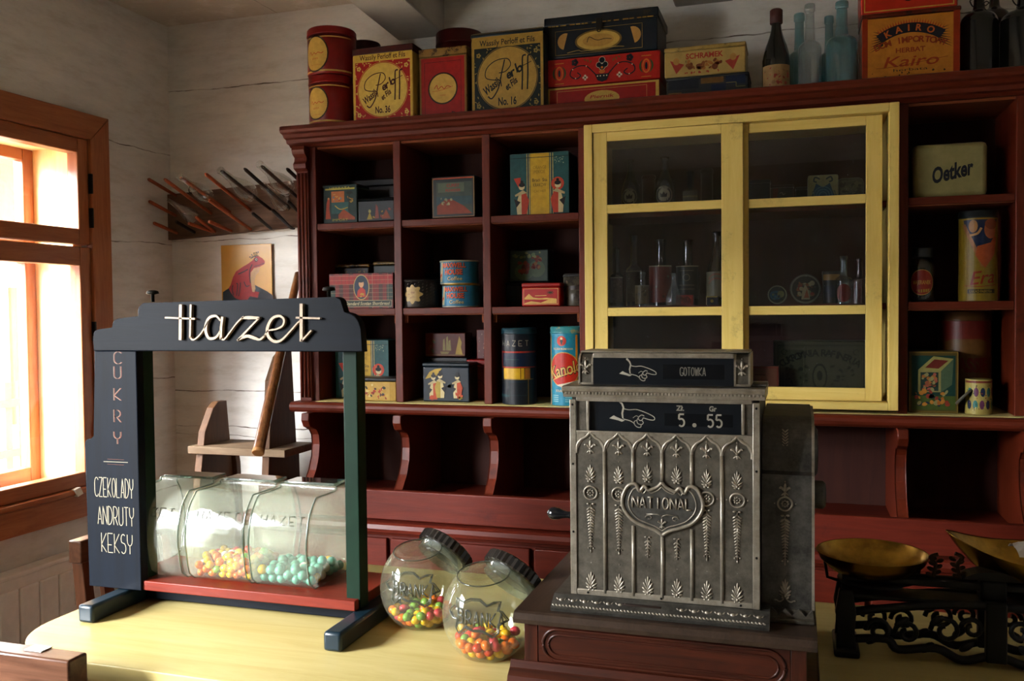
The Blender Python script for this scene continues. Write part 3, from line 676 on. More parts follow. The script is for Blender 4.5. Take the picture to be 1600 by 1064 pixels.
# lower one first
t, hb_, _ = tin('biscuit_tin', 'grey-blue tin with blocks of ochre and blue squares, under the cream sweet tin', (1041, 117, 1170), 2.80, ZT_, .13, tmat('#34393a', '#1c1c1a', .66), lambda a, w, h, hb: (a.rect(-w*.95, h*.5, -w*.2, h*.92, '#1c2230'), a.rect(-w*.15, h*.66, w*.4, h*.92, '#75562c'), a.rect(w*.1, h*.28, w*.45, h*.6, '#1c2c48'), a.rect(w*.45, h*.55, w*.92, h*.9, '#1d2b45'), a.rect(-w*.95, h*.10, -w*.62, h*.38, '#7a5c30'), a.rect(-w*.5, h*.16, w*.0, h*.34, '#55564a'), a.stroke([(w*.46, h*.62), (w*.7, h*.62), (w*.7, h*.44), (w*.92, h*.44)], .003, '#77744a'), a.rect(w*.3, h*.05, w*.92, h*.3, '#59502c')), .14)
tin('sweet_tin', 'cream tin box with painted sweets and red lettering, resting on the grey-blue tin', (1038, 70, 1165), 2.80, ZT_+hb_+.0006, .13, tmat('#b59a5e', '#5c4426', .62), schr, .14, tmat('#a88e52', '#4a3a20', .58))
# bottles
def bottle(name, label, px, Y, zb, prof, mt, group=None, lab=None, cap=None, seg=32, cat='bottle'):
    """px = (left, top, right); prof in fractions of (radius, height)"""
    x0, x1, zt = span(px[0], px[1], px[2], Y); R = (x1-x0)/2; h = zt-zb
    t = thing(name, label, cat, ((x0+x1)/2, Y, zb+.0003), 0, group)
    pr = smooth([(r, z) for r, z in prof], 4); part('glass_body', t, mt, lambda q: q.lathe([(max(.0005, r*R), z*h) for r, z in pr], (0, 0, 0), seg))
    if cap: part('cap', t, cap[0], lambda q: q.lathe([(cap[1]*R*1.05, cap[2]*h), (cap[1]*R*1.14, cap[2]*h+.002), (cap[1]*R*1.14, h*1.0), (cap[1]*R*.9, h*1.015), (.001, h*1.015)], (0, 0, 0), 24))
    if lab:
        a = Art(cyl_warp(R+.0004), .006); lab(a, R, h); a.build('paper_label', t)
    return t
WINE = [(.0, .012), (.9, .0), (1, .03), (1, .35), (.98, .42), (.80, .55), (.52, .68), (.38, .78), (.34, .88), (.36, .93), (.42, .94), (.42, .99), (.3, 1)]
SQSH = [(.0, .012), (.9, 0), (1, .03), (1, .40), (.98, .50), (.80, .545), (.52, .575), (.44, .62), (.38, .90), (.46, .92), (.46, .99), (.36, 1)]
CARB = [(.0, .012), (.92, 0), (1, .02), (1, .58), (.98, .66), (.80, .73), (.40, .78), (.31, .83), (.28, .93), (.35, .94), (.35, .99), (.26, 1)]
DKG = mat('dark_bottle_glass', '#0b0d0c', .08, var=.0, coat=.6); DKB = mat('black_bottle_glass', '#0a0c0c', .12, var=0, coat=.4)
AQ = glass('aqua_glass', (.55, .75, .76), 1.5, .32, (.20, .42, .46), .05); CLG = glass('clear_bottle_glass', (.82, .86, .86), 1.6, .26, (.42, .48, .50), .05)
WAX = mat('wax_seal', '#3c1512', .6)
bottle('wine_bottle', 'dark wine bottle with red wax cap and faded peeling label on the shelf top', (1191, 17, 1235), 2.80, ZT_, WINE, DKG, lab=lambda a, R, h: (a.rect(-R*1.25, h*.04, R*1.25, h*.32, '#9a7a50'), a.blobs(-R*1.1, h*.06, R*1.1, h*.3, 30, ['#a5503c', '#8a6a44', '#8f3a2e'], .002, .006, 3)), cap=(WAX, .40, .84))
AG = 'old glass bottles on the shelf top'
bottle('glass_bottle', 'aqua glass bottle with squared shoulders, back left of the group beside the wine bottle', (1230, 22, 1268), 2.93, ZT_, SQSH, AQ, AG)
bottle('glass_bottle', 'clear pale glass bottle with tall ringed neck, in front of the aqua bottles', (1247, 7, 1284), 2.80, ZT_, [(r, z) for r, z in SQSH], CLG, AG)
bottle('glass_bottle', 'shorter aqua glass bottle at the back, between the clear bottle and widest blue bottle', (1279, 26, 1312), 2.94, ZT_, SQSH, AQ, AG)
bottle('glass_bottle', 'widest blue-green glass bottle right beside the orange importer tin', (1290, 3, 1341), 2.80, ZT_, CARB[:3]+[(1, .42), (.97, .52), (.80, .575), (.50, .60), (.40, .65), (.34, .92), (.41, .93), (.41, .99), (.3, 1)], AQ, AG)
# Kairo tin with a red tin on top
def kairo(a, w, h, hb):
    a.rect(-w*.88, .004, w*.86, h*.92, '#b87a2c'); a.rect(-w*.99, 0, -w*.88, h*.98, '#8a3216'); a.rect(w*.86, 0, w*.99, h*.98, '#92371a')
    R = w*1.2; cy = h*.82-R
    band = [(R*math.sin(math.radians(t)), cy+R*math.cos(math.radians(t))) for t in range(-36, 37, 4)]+[((R-h*.14)*math.sin(math.radians(t)), cy-h*.0+(R-h*.14)*math.cos(math.radians(t))+.0) for t in range(36, -37, -4)]
    for s in (-1, 1):
        for k in range(8): a.poly([(s*w*.56, h*(.52+.022*k)), (s*w*(.86-.012*k), h*(.42+.045*k)), (s*w*.56, h*(.545+.022*k))], '#241c20', keep=True)
    a.k += 1
    for k in range(26):
        t = math.radians(-32+k*64/25); a.poly([(R*math.sin(t-.014), cy+R*math.cos(t-.014)), ((R+.012)*math.sin(t), cy+(R+.012)*math.cos(t)), (R*math.sin(t+.014), cy+R*math.cos(t+.014))], '#a5401c', keep=True)
    a.k += 1; a.poly(band, '#23222c')
    for ch, t in zip('KAIRO', (-25, -13, -2, 9, 22)):
        r_ = R-h*.07; a.text(ch, r_*math.sin(math.radians(t)), cy+r_*math.cos(math.radians(t)), h*.09, '#b9642a', rot=-t, bold=.03, keep=True)
    a.k += 1
    R2 = w*1.9; cy2 = h*.58-R2
    s_ = 'DOM IMPORTOWY'
    for i, ch in enumerate(s_):
        t = -21+42*i/(len(s_)-1); a.text(ch, R2*math.sin(math.radians(t)), cy2+R2*math.cos(math.radians(t)), h*.085, '#8f3a1e', rot=-t, bold=.03, keep=True)
    a.k += 1; a.text('HERBAT', 0, h*.43, h*.065, '#8f3a1e', w*.6, bold=.03); a.text('Kairo', 0, h*.27, h*.15, '#9a3c1c', w*1.1, shear=.35, bold=.01)
    a.stroke(smooth([(-w*.7, h*.19), (-w*.3, h*.20), (w*.75, h*.29)], 5), .0012, '#7a301a'); a.text('herbata', 0, h*.145, h*.04, '#3a2a20', w*.7)
    a.blobs(-w*.8, h*.02, w*.8, h*.14, 14, ['#4a3018', '#2c1e14'], .0015, .004, 5)
t, hK, wK = tin('tea_tin', 'large orange-brown importer tea tin with dark arched band, right of the glass bottles', (1347, 16, 1501), 2.745, ZT_, .15, tmat('#93401c', '#33180c', .60), kairo, .07, tmat('#5c2412', '#1e0e08', .55), grow=.002)
def topred(a, w, h, hb): a.frame(-w*.93, h*.05, w*.93, h*.94, .003, '#c4a24a'); a.disc(.0, h*.5, w*.2, '#2a1410', h*.3); a.text('Kawa', 0, h*.5, h*.3, '#d4b060', w*.3, shear=.3)
tin('coffee_tin', 'bright red tin with yellow line border, standing on the large orange-brown tea tin', (1345, -62, 1497), 2.755, ZT_+hK+.0006, .13, tmat('#b5301c', '#5a140c', .7), topred, 0)
for l, px, Y in (('large dark bottle just right of the orange-brown tea tin, against the wall', (1500, -12, 1560), 2.80), ('large dark bottle at the right edge of the photograph on the shelf top', (1562, -14, 1640), 2.80), ('dark bottle partly hidden at the back between the two large dark bottles', (1528, -22, 1580), 2.93)):
    tt = bottle('demijohn_bottle', l, px, Y, ZT_, CARB, DKB, 'large dark bottles at the right end of the shelf top')
    if Y < 2.9:
        x0, x1, zt = span(*px, Y); R = (x1-x0)/2; h = zt-ZT_
        part('wire_bail', tt, DK, lambda q: (q.tube([(R*.3*math.cos(i*.5)+(R*.25), R*.3*math.sin(i*.5), h*(.86+.01*math.sin(i*2))) for i in range(13)], .0016, 6), q.tube(smooth([(-R*.3, 0, h*.93), (-R*.5, -.01, h*.9), (-R*.45, -.01, h*.86), (-R*.32, 0, h*.84)], 4), .0018, 6)))

# ---- compartments, upper row (z = Z3S)
def genre(seed, cols, n=26): return lambda a, w, h, hb: a.blobs(-w*.9, h*.06, w*.9, hb*.95, n, cols, .004, .012, seed)
def palm(a, w, h, hb):
    a.rect(-w*.93, h*.02, w*.93, h*.96, '#1c3a34'); a.rect(-w*.5, h*.52, w*.25, h*.82, '#b06a30'); a.rect(-w*.5, h*.25, w*.5, h*.54, '#2c5a58')
    a.poly([(-w*.1, h*.22), (w*.2, h*.36), (w*.85, h*.14), (w*.85, h*.08), (-w*.1, h*.1)], '#9a4a24'); a.stroke(smooth([(-w*.3, h*.46), (0, h*.36), (w*.45, h*.40)], 5), .003, '#b09a3c')
    a.poly([(-w*.85, h*.12), (-w*.55, h*.12), (-w*.62, h*.4), (-w*.58, h*.62), (-w*.7, h*.66), (-w*.78, h*.5)], '#b04a28'); a.disc(-w*.66, h*.64, .004, '#c88a4a', n=8)
    a.rect(-w*.85, h*.86, w*.85, h*.90, '#a8a040'); a.text('HERBATA', 0, h*.90, h*.06, '#b8ac4a', w*1.2); a.text('IMPORT', 0, h*.09, h*.06, '#a8a040', w*.9)
    for k in range(7): t = math.radians(20+k*23); a.stroke([(w*.55, h*.74), (w*.55+.014*math.cos(t), h*.74+.011*math.sin(t))], .003, '#16241a', keep=True)
    a.k += 1; a.stroke([(w*.55, h*.74), (w*.5, h*.3)], .003, '#16241a'); a.blobs(w*.3, h*.5, w*.85, h*.7, 8, ['#a8903c', '#8a6a30'], .002, .005, 3); a.blobs(-w*.45, h*.55, w*.2, h*.78, 12, ['#8a3a28', '#6a7a80', '#c09048'], .002, .005, 4)
tin('tea_tin', 'green tin with palm and boat picture, left in the upper left compartment', (504, 288, 558), 2.775, Z3S, .09, tmat('#1d3832', '#0e1814', .62), palm, .09)
tin('tea_tin', 'low black tin with small seated figures, front right in the upper left compartment', (559, 309, 616), 2.762, Z3S, .05, tmat('#161e26', '#0a0c0e', .6), lambda a, w, h, hb: (a.blobs(-w*.5, h*.1, w*.9, h*.62, 14, ['#a8862c', '#8a3428', '#a8a068', '#1f2c38'], .003, .007, 3), a.poly([(-w*.06, h*.12), (w*.16, h*.12), (w*.1, h*.62), (0, h*.74)], '#8a4a40'), a.poly([(-w*.5, h*.1), (-w*.2, h*.1), (-w*.35, h*.42)], '#a8923c'), a.poly([(w*.3, h*.1), (w*.8, h*.1), (w*.55, h*.5)], '#8e4424')), .1)
tin('dark_tin', 'plain dark tin at the back of the upper left compartment', (542, 280, 620), 2.92, Z3S, .09, tmat('#1c1718', '#100c0c', .6), None, .15)
def desert(a, w, h, hb):
    a.frame(-w*.96, h*.03, w*.96, h*.97, .003, '#8a6a40'); a.rect(-w*.78, h*.10, w*.86, h*.86, '#3c4a40'); a.rect(-w*.78, h*.32, w*.86, h*.52, '#2f4a50')
    a.poly([(-w*.75, h*.10), (w*.86, h*.10), (w*.5, h*.28), (-w*.1, h*.46), (-w*.4, h*.44), (-w*.75, h*.3)], '#8a3c22'); a.rect(-w*.7, h*.62, w*.5, h*.84, '#5a6450')
    a.text('CURRY', 0, h*.78, h*.07, '#8f3a2a', w*.6, bold=.03); a.text('POWDER', 0, h*.66, h*.06, '#8f3a2a', w*.7, bold=.03)
    a.blobs(-w*.6, h*.3, w*.0, h*.52, 10, ['#8a8a6a', '#a59a70'], .003, .006, 5); a.rect(-w*.92, h*.93, w*.9, h*.965, '#a04a28')
tin('spice_tin', 'dark green tin with orange hill picture in the upper middle compartment', (674, 275, 742), 2.77, Z3S, .085, tmat('#1f2a2a', '#0c1010', .6), desert, .05)
def geisha(a, x, y, k, s, col='#b8442a'):
    """a small kimono figure"""
    def Q(p): return [(x+s*u*k, y+v*k) for u, v in p]
    a.poly(Q([(-.18, 0), (.2, 0), (.26, .5), (.16, .98), (-.12, 1.0), (-.3, .6)]), col); a.poly(Q([(.05, 0), (.26, 0), (.3, .45), (.16, .95), (.06, .9)]), '#c9b98c')
    a.poly(Q([(-.20, .95), (.34, .80), (.36, .88), (-.02, 1.08)]), '#b5a67c'); a.poly(Q([(.1, .55), (.3, .3), (.4, .7)]), '#2a2426'); a.disc(x+s*.04*k, y+1.22*k, .14*k, '#cdbd94', n=12); a.disc(x+s*.03*k, y+1.31*k, .15*k, '#1a1618', .10*k, n=10); a.disc(x+s*.03*k, y+1.44*k, .07*k, '#1a1618', n=8)
def pekoe(a, w, h, hb):
    a.rect(-w*.985, .001, w*.985, h*.99, '#27595a'); a.rect(-w*.40, .002, w*.44, h*.985, '#2a4a55')
    a.rect(-w*.30, .002, w*.34, h*.985, '#c6a128')
    for x in (-.42, -.345, .37, .45): a.rect(w*x, .002, w*(x+.025), h*.985, '#b8a868')
    a.text('ORANGE', w*.02, h*.76, h*.05, '#8f7418', w*.44); a.text('PEKOE', w*.02, h*.69, h*.05, '#8f7418', w*.38); a.text('Braci  Sta', w*.02, h*.56, h*.05, '#55481c', w*.5, bold=.01); a.text('KRAKOW', w*.02, h*.48, h*.055, '#55481c', w*.44); a.text('CACHET', w*.02, h*.38, h*.035, '#8f7418', w*.4)
    a.poly([(-w*.86, h*.60), (-w*.62, h*.61), (-w*.66, h*.42)], '#c4452a'); a.disc(w*.62, h*.49, w*.21, '#c4452a', n=24); a.disc(w*.62, h*.49, w*.16, '#b05a3a', n=24)
    geisha(a, -w*.56, h*.02, h*.36, -1); geisha(a, w*.60, h*.03, h*.36, 1); a.rect(-w*.98, h*.915, w*.98, h*.925, '#163434'); a.blobs(w*.5, h*.80, w*.85, h*.93, 22, ['#8a9a80'], .0012, .0025, 4)
tin('tea_tin', 'large teal tin with yellow centre band and two kimono figures, upper right compartment', (796, 238, 889), 2.785, Z3S, .12, tmat('#24504f', '#10201e', .66), pekoe, .0, bev=.007)

# ---- middle row (z = Z2S)
def tartan(a, w, h, hb):
    a.rect(-w*.99, 0, w*.99, h*.99, '#7a1f1c')
    for x in (-.92, -.62, -.3, .3, .62, .90): a.rect(w*(x-.06), 0, w*(x+.06), h*.99, '#4c241f', keep=True); 
    a.k += 1; a.rect(-w*.99, h*.68, w*.99, h*.95, '#9c2420'); a.rect(-w*.99, h*.25, -w*.80, h*.66, '#1f3a30'); a.rect(w*.80, h*.25, w*.99, h*.66, '#1f3a30')
    for x in [i*.12-.96 for i in range(17)]: a.rect(w*x, 0, w*x+.0008, h*.99, '#b59a80' if int(x*100) % 3 else '#26302c', keep=True)
    a.k += 1
    for y in (.2, .32, .44, .56, .68, .80, .92): a.rect(-w*.99, h*y, w*.99, h*y+.0009, '#a88a70', keep=True)
    a.k += 1; a.rect(-w*.55, h*.05, w*.95, h*.23, '#c0b48c'); a.rect(-w*.54, h*.06, w*.94, h*.22, '#1b2c2a'); a.text('Standard Scotian Shortbread', w*.2, h*.14, h*.09, '#b8ac88', w*1.35, shear=.25, bold=.02)
    a.disc(w*.02, h*.60, w*.25, '#b59a60', h*.36, n=24); a.disc(w*.02, h*.60, w*.225, '#22344c', h*.335, n=24)
    a.poly([(w*(-.12), h*.32), (w*.16, h*.32), (w*.14, h*.52), (w*.02, h*.62), (-w*.1, h*.5)], '#b0392a'); a.disc(w*.02, h*.70, w*.08, '#c79a74', h*.11, n=12); a.disc(w*.01, h*.80, w*.11, '#23303a', h*.07, n=10); a.blobs(-w*.05, h*.3, w*.12, h*.45, 8, ['#d8cdb0', '#b09030'], .002, .004, 2)
tin('shortbread_tin', 'red tartan shortbread tin with an oval portrait, middle left compartment', (514, 427, 614), 2.765, Z2S, .10, tmat('#6e201c', '#2a0e0c', .66), tartan, 0, bev=.003)
GLD = tmat('#8a6c34', '#1a140e', .50)
t, hq, _ = tin('dark_tin', 'black tin with gilt lid edge behind the tartan tin, left one of two', (520, 413, 576), 2.875, Z2S, .07, tmat('#16161a', '#0c0a0a', .6), lambda a, w, h, hb: a.blobs(-w*.9, h*.72, w*.9, h*.86, 14, ['#8a7034'], .001, .003, 2), .07, GLD)
tin('dark_tin', 'dark green tin with gilt lid behind the tartan tin, next to the divider', (583, 409, 625), 2.875, Z2S, .07, tmat('#1f2a26', '#0c0f0d', .6), None, .07, GLD)
def damask(a, R, h, hb):
    L = [(x*R*.22, y*h*.055, 45) for x in range(-6, 7) for y in range(2, 17) if (x+y) % 2]
    a.leaves(L, '#4a3c30', .004)
    a.poly([(-R*.15+R*(.52+.09*math.cos(8*t))*math.cos(t)*1.0, h*.47+h*(.30+.045*math.cos(8*t))*math.sin(t)) for t in [i*PI/24 for i in range(48)]], '#a98f5a')
    a.blobs(-R*.5, h*.28, R*.2, h*.66, 16, ['#8a6a3c', '#9a8050'], .002, .005, 6)
can('coffee_tin', 'dark patterned round tin with a pale lobed medallion, left of the blue coffee cans', (633, 437, 686), 2.805, Z2S, tmat('#28221f', '#12100e', .6), damask, .08)
tin('dark_tin', 'dark green square tin at the back, between patterned round tin and blue coffee cans', (664, 426, 705), 2.93, Z2S, .07, tmat('#1c241e', '#0c0f0d', .6), None, .12)
def maxwell(a, R, h, hb):
    B = '#2f7896'; a.rect(-R*1.5, 0.001, R*1.5, h*.98, B); a.rect(-R*1.5, h*.02, R*1.5, h*.05, '#c2b288'); a.rect(-R*1.5, h*.95, R*1.5, h*.97, '#c2b288')
    a.poly([(-R*1.05, h*.10), (-R*.72, h*.10), (-R*.60, h*.92), (-R*.84, h*.92)], '#c0b695'); a.poly([(-R*1.02, h*.28), (-R*.74, h*.36), (-R*.74, h*.46), (-R*1.02, h*.38)], '#b5482a')
    for i, (s_, y, hh_, w_) in enumerate((('MAXWELL', .78, .19, 1.35), ('HOUSE', .50, .21, 1.0))): a.text(s_, R*.05, h*y, h*hh_, '#1d2c38', R*w_, bold=.06); a.text(s_, R*.02, h*y+.0008, h*hh_, '#c4552a', R*w_, bold=.035)
    a.text('Coffee', R*.12, h*.23, h*.15, '#1d2c38', R*.80, bold=.04); a.text('Coffee', R*.10, h*.235, h*.15, '#c2b288', R*.80, bold=.01)
BLU = tmat('#2c6f8c', '#173a48', .7)
t, hm, _ = can('coffee_can', 'lower of the two stacked blue coffee cans with orange lettering', (693, 445, 748), 2.815, Z2S, BLU, maxwell, .02, TIN_EDGE)
can('coffee_can', 'upper of the two stacked blue coffee cans, with a worn cream rim', (690, 408, 746), 2.815, Z2S+hm+.0006, BLU, maxwell, .06, tmat('#a8a488', '#3a3c34', .58))
t, hf, _ = tin('dark_tin', 'dark tin at the back of the middle right compartment, under a picture tin', (790, 441, 850), 2.90, Z2S, .08, tmat('#182022', '#0c0e0e', .6), genre(7, ['#2c3a30', '#4a3020', '#263a40']), .1)
def fruit(a, w, h, hb):
    a.rect(-w*.94, h*.03, w*.94, h*.96, '#3f5044'); a.disc(-w*.25, h*.32, w*.5, '#5a6a50', h*.26); a.disc(w*.4, h*.4, w*.42, '#56644a', h*.26)
    a.blobs(-w*.6, h*.2, w*.05, h*.72, 18, ['#7a2c1c', '#8e3a20', '#5a1c14'], .005, .010, 3); a.blobs(w*.1, h*.35, w*.7, h*.85, 16, ['#7a2c1c', '#6a241a', '#8a5a2c'], .005, .010, 5); a.blobs(-w*.9, h*.7, w*.9, h*.95, 14, ['#6a7a58', '#808050'], .003, .008, 6)
tin('picture_tin', 'green tin with red lobster-like picture, at the back on top of a dark tin', (796, 390, 857), 2.90, Z2S+hf+.0006, .075, tmat('#22302c', '#0e1412', .6), fruit, 0)
def dunes(a, w, h, hb):
    a.frame(-w*.90, h*.08, w*.90, h*.76, .0012, '#d2b066'); a.poly([(-w*.85, h*.36), (-w*.62, h*.54), (-w*.4, h*.38), (-w*.1, h*.34), (w*.3, h*.36), (w*.8, h*.32), (w*.8, h*.28), (-w*.85, h*.3)], '#d2a85a'); a.poly([(-w*.85, h*.14), (-w*.5, h*.22), (0, h*.15), (w*.4, h*.28), (w*.82, h*.3), (w*.82, h*.12), (-w*.85, h*.11)], '#d2a85a')
    for k in range(9): t = k*PI/4.5; a.stroke([(w*.5, h*.58), (w*.5+.011*math.cos(t), h*.58+.007*math.sin(t))], .002, '#3f3416', keep=True)
    a.k += 1; a.stroke([(-w*.3, h*.45), (w*.3, h*.46)], .002, '#d2a85a')
tin('small_red_tin', 'small bright red tin with gold landscape, front of the middle right compartment', (815, 442, 875), 2.765, Z2S, .05, tmat('#a51f18', '#5a100c', .72), dunes, .18, tmat('#98201a', '#5a100c', .66), cat='tin')
can('grey_tin', 'worn grey round tin at the right of the middle right compartment', (881, 428, 925), 2.84, Z2S, tmat('#5e574a', '#2a2420', .52), lambda a, R, h, hb: (a.rect(-R*1.3, h*.5, R*1.3, h*.62, '#4a3a34'), a.blobs(-R*1.2, h*.1, R*1.2, h*.85, 20, ['#6e6450', '#3c3630'], .003, .007, 4)), .10, tmat('#3a3a3a', '#1c1a18', .5))

# ---- bottom row (z = bottom board)
ZB = 1.2516
tin('tea_tin', 'teal tin with yellow band behind the green post, lower left compartment', (523, 531, 607), 2.835, ZB, .10, tmat('#24504f', '#10201e', .62), pekoe, .0, bev=.006)
def floral(a, w, h, hb):
    a.rect(-w*.97, h*.03, w*.97, hb*.98, '#a8862c'); a.rect(-w*.7, h*.03, w*.72, hb*.98, '#b8964a'); a.blobs(-w*.65, h*.06, w*.68, hb*.92, 34, ['#a83c24', '#d0b878', '#8a3a28', '#b8923c', '#3a3a30'], .003, .008, 12); a.blobs(-w*.95, h*.06, -w*.68, hb*.9, 5, ['#a83c24'], .004, .008, 3)
tin('biscuit_tin', 'low yellow flowered tin with dark lid, front of the lower left compartment', (545, 590, 619), 2.765, ZB, .08, tmat('#a08434', '#3a2814', .62), floral, .17, tmat('#282624', '#141210', .55))
t, hd, _ = tin('dark_tin', 'plain black tin at the back under the orange ship tin', (668, 558, 730), 2.885, ZB, .08, tmat('#14161a', '#0a0a0a', .6), None, .12)
def ship(a, w, h, hb):
    a.rect(-w*.97, h*.04, w*.97, h*.96, '#6e2c18'); a.poly([(-w*.25, h*.22), (w*.22, h*.22), (w*.14, h*.12), (-w*.2, h*.12)], '#a08848')
    for x, k in ((-.12, .5), (.04, .6), (.16, .45)): a.poly([(w*x, h*.26), (w*(x+.14), h*.26), (w*(x+.10), h*(.26+k)), (w*(x+.02), h*(.26+k*.9))], '#a89458', keep=True)
    a.k += 1; a.poly([(w*.5, h*.1), (w*.86, h*.1), (w*.78, h*.4), (w*.82, h*.6), (w*.7, h*.86), (w*.6, h*.5)], '#c0a040'); a.blobs(-w*.9, h*.1, -w*.45, h*.9, 12, ['#7a3c20', '#5a5a38', '#8a5a30'], .004, .01, 5); a.rect(-w*.95, h*.06, w*.95, h*.10, '#8f7034')
tin('picture_tin', 'orange-brown tin with a sailing ship, on a black tin in the lower middle compartment', (664, 520, 727), 2.885, ZB+hd+.0006, .07, tmat('#5a2414', '#24100a', .62), ship, 0)
t, hr, _ = tin('red_tin', 'dull red tin with arched print, right in the lower middle compartment', (729, 562, 765), 2.87, ZB, .09, tmat('#6a1c16', '#32100c', .62), lambda a, w, h, hb: (a.rect(-w*.9, h*.05, w*.9, h*.8, '#6e2c1c'), a.stroke(arc(0, h*.1, w*.7, 10, 170, 10, h*.4), .003, '#3a1410')), .16, tmat('#8c201a', '#3c0e0c', .66))
tin('striped_tin', 'narrow red and cream speckled tin resting on the dull red tin, against the divider', (744, 514, 766), 2.88, ZB+hr+.0006, .06, tmat('#5e2420', '#241010', .6), lambda a, w, h, hb: a.blobs(-w*.8, h*.05, w*.8, h*.95, 26, ['#a88a78', '#7a3028'], .001, .003, 8), 0)
def japan(a, w, h, hb):
    a.poly([(-w*.88, h*.58), (-w*.70, h*.76), (-w*.45, h*.84), (-w*.15, h*.86), (-w*.4, h*.66)], '#b59a3c')
    geisha(a, -w*.50, h*.06, h*.46, -1, '#b0481f'); geisha(a, -w*.26, h*.10, h*.46, 1, '#a8923c'); geisha(a, w*.52, h*.10, h*.44, -1, '#b0481f')
    a.disc(-w*.58, h*.10, w*.12, '#b0481f', h*.07, n=12); a.blobs(w*.3, h*.05, w*.8, h*.26, 8, ['#a8923c', '#b0481f'], .003, .007, 3); a.rect(-w*.9, h*.04, w*.9, h*.055, '#2f4448'); a.blobs(0, h*.35, w*.3, h*.45, 4, ['#3a4a4a'], .004, .01, 3)
tin('tea_tin', 'dark blue tin with kimono figures and parasol, front of the lower middle compartment', (660, 567, 733), 2.785, ZB, .085, tmat('#182530', '#0c1012', .64), japan, .10, tmat('#1e2c34', '#0c1012', .6), art_lid=True)
def hazet_can(a, R, h, hb):
    N = '#14202f'; a.rect(-R*1.5, .001, R*1.5, hb, '#131820')
    a.line('HAZET', 0, h*.80, h*.07, '#a8a08a', R*1.7, .0016, .9)
    a.rect(-R*1.5, h*.675, R*1.5, h*.695, '#a03024'); a.rect(-R*.95, h*.50, R*1.5, h*.67, '#152338'); a.rect(-R*.95, h*.585, R*.3, h*.592, '#2c5048'); a.rect(-R*.95, h*.48, R*1.5, h*.495, '#a03024'); a.rect(-R*.98, h*.48, -R*.93, h*.69, '#a03024')
    a.rect(-R*.75, h*.335, R*.58, h*.475, '#c29c22'); a.rect(R*.35, h*.335, R*.40, h*.475, '#6a4410'); a.rect(R*.62, h*.335, R*.95, h*.475, '#a06a20'); a.rect(-R*.75, h*.325, R*1.2, h*.337, '#8a7030')
    a.rect(R*.80, 0.001, R*.84, h*.33, '#8a7030'); a.frame(-R*.3, h*.12, R*.75, h*.30, .001, '#24484a'); a.rect(-R*1.3, h*.10, -R*.3, h*.13, '#24484a')
can('coffee_tin', 'tall dark blue round tin with a yellow block and thin lettering, lower right compartment', (785, 512, 837), 2.80, ZB, tmat('#131a24', '#0a0c10', .68), hazet_can, .08, tmat('#1c3f48', '#101c20', .6))
def kanold(a, R, h, hb):
    T = '#26829a'; a.rect(-R*1.5, .001, R*1.5, hb, T)
    for x, c in ((-1.0, '#b89a48'), (1.0, '#b89a48')): a.rect(R*x-.003, .001, R*x+.003, hb, '#1c3844'); a.rect(R*x-.0015, .001, R*x+.0015, hb, c)
    for x in (-.99, .75): a.rect(R*x-.006, 0.001, R*x+.001, hb*.98, '#b8842c')
    a.disc(-R*.15, h*.82, R*.28, '#b83c28', n=20); a.poly([(-R*.15, h*.86), (-R*.06, h*.82), (-R*.15, h*.76), (-R*.24, h*.82)], '#15181c'); a.disc(-R*.15, h*.85, .004, '#c2b288', n=8)
    a.text('POLSKA KOMPANIA', -R*.1, h*.72, h*.022, '#b8b090', R*1.2, bold=.03)
    a.disc(-R*.05, h*.46, R*.93, '#b89a48', h*.22, n=30); a.disc(-R*.05, h*.46, R*.88, '#b5301f', h*.21, n=30)
    a.text('Kanold', 0, h*.46, h*.15, '#2a1a12', R*1.9, shear=.1, rot=14, bold=.05); a.text('Kanold', -.001, h*.462, h*.15, '#c9a45a', R*1.9, shear=.1, rot=14, bold=.01); a.stroke([(-R*.8, h*.32), (R*.9, h*.47)], .003, '#c9a45a')
    a.poly([(-R*.5, h*.26), (R*1.1, h*.34), (R*1.1, h*.28), (-R*.1, h*.235)], '#c2b8a0'); a.text('KRAKOW', -R*.1, h*.19, h*.03, '#c2b288', R*.8)
    for s in (-.55, .25): 
        for k in range(4): a.rect(R*(s-.2), h*(.05+.025*k), R*(s+.2), h*(.06+.025*k), '#8ab0b0', keep=True)
    a.k += 1
can('toffee_tin', 'tall turquoise round toffee tin with red disc and script, beside the yellow cabinet', (861, 510, 915), 2.80, ZB, tmat('#256f84', '#123a44', .7), kanold, .085, tmat('#3f8a8e', '#8a7a50', .56))

# ---- right-hand column
tin('baking_tin', 'cream rounded tin with dark script lettering in the upper right compartment', (1427, 223, 1544), 2.79, Z3S, .12, tmat('#9a9162', '#4a422a', .68), lambda a, w, h, hb: (a.text('Oetker', w*.02, h*.47, h*.27, '#1c2230', w*1.12, shear=.22, rot=12, bold=.035)), 0, bev=.014)
JG = glass('dark_jar_glass', (.45, .55, .55), 1.6, .06, (.2, .25, .25), .05)
x0, x1, zt = span(1421, 388, 1461, 2.81); R = (x1-x0)/2; h = zt-Z2S
t = thing('apothecary_jar', 'dark glass jar with a red and yellow oval label, middle right compartment', 'jar', ((x0+x1)/2, 2.81, Z2S+.0003))
part('glass_body', t, JG, lambda q: q.lathe([(.001, .003), (R*.95, 0), (R, .004), (R, h*.62), (R*.93, h*.72), (R*.66, h*.80), (R*.64, h*.84)], (0, 0, 0), 32))
part('contents', t, mat('dark_spice', '#1a1410', .9), lambda q: q.lathe([(.001, .005), (R*.9, .005), (R*.9, h*.5), (.001, h*.5)], (0, 0, 0), 24))
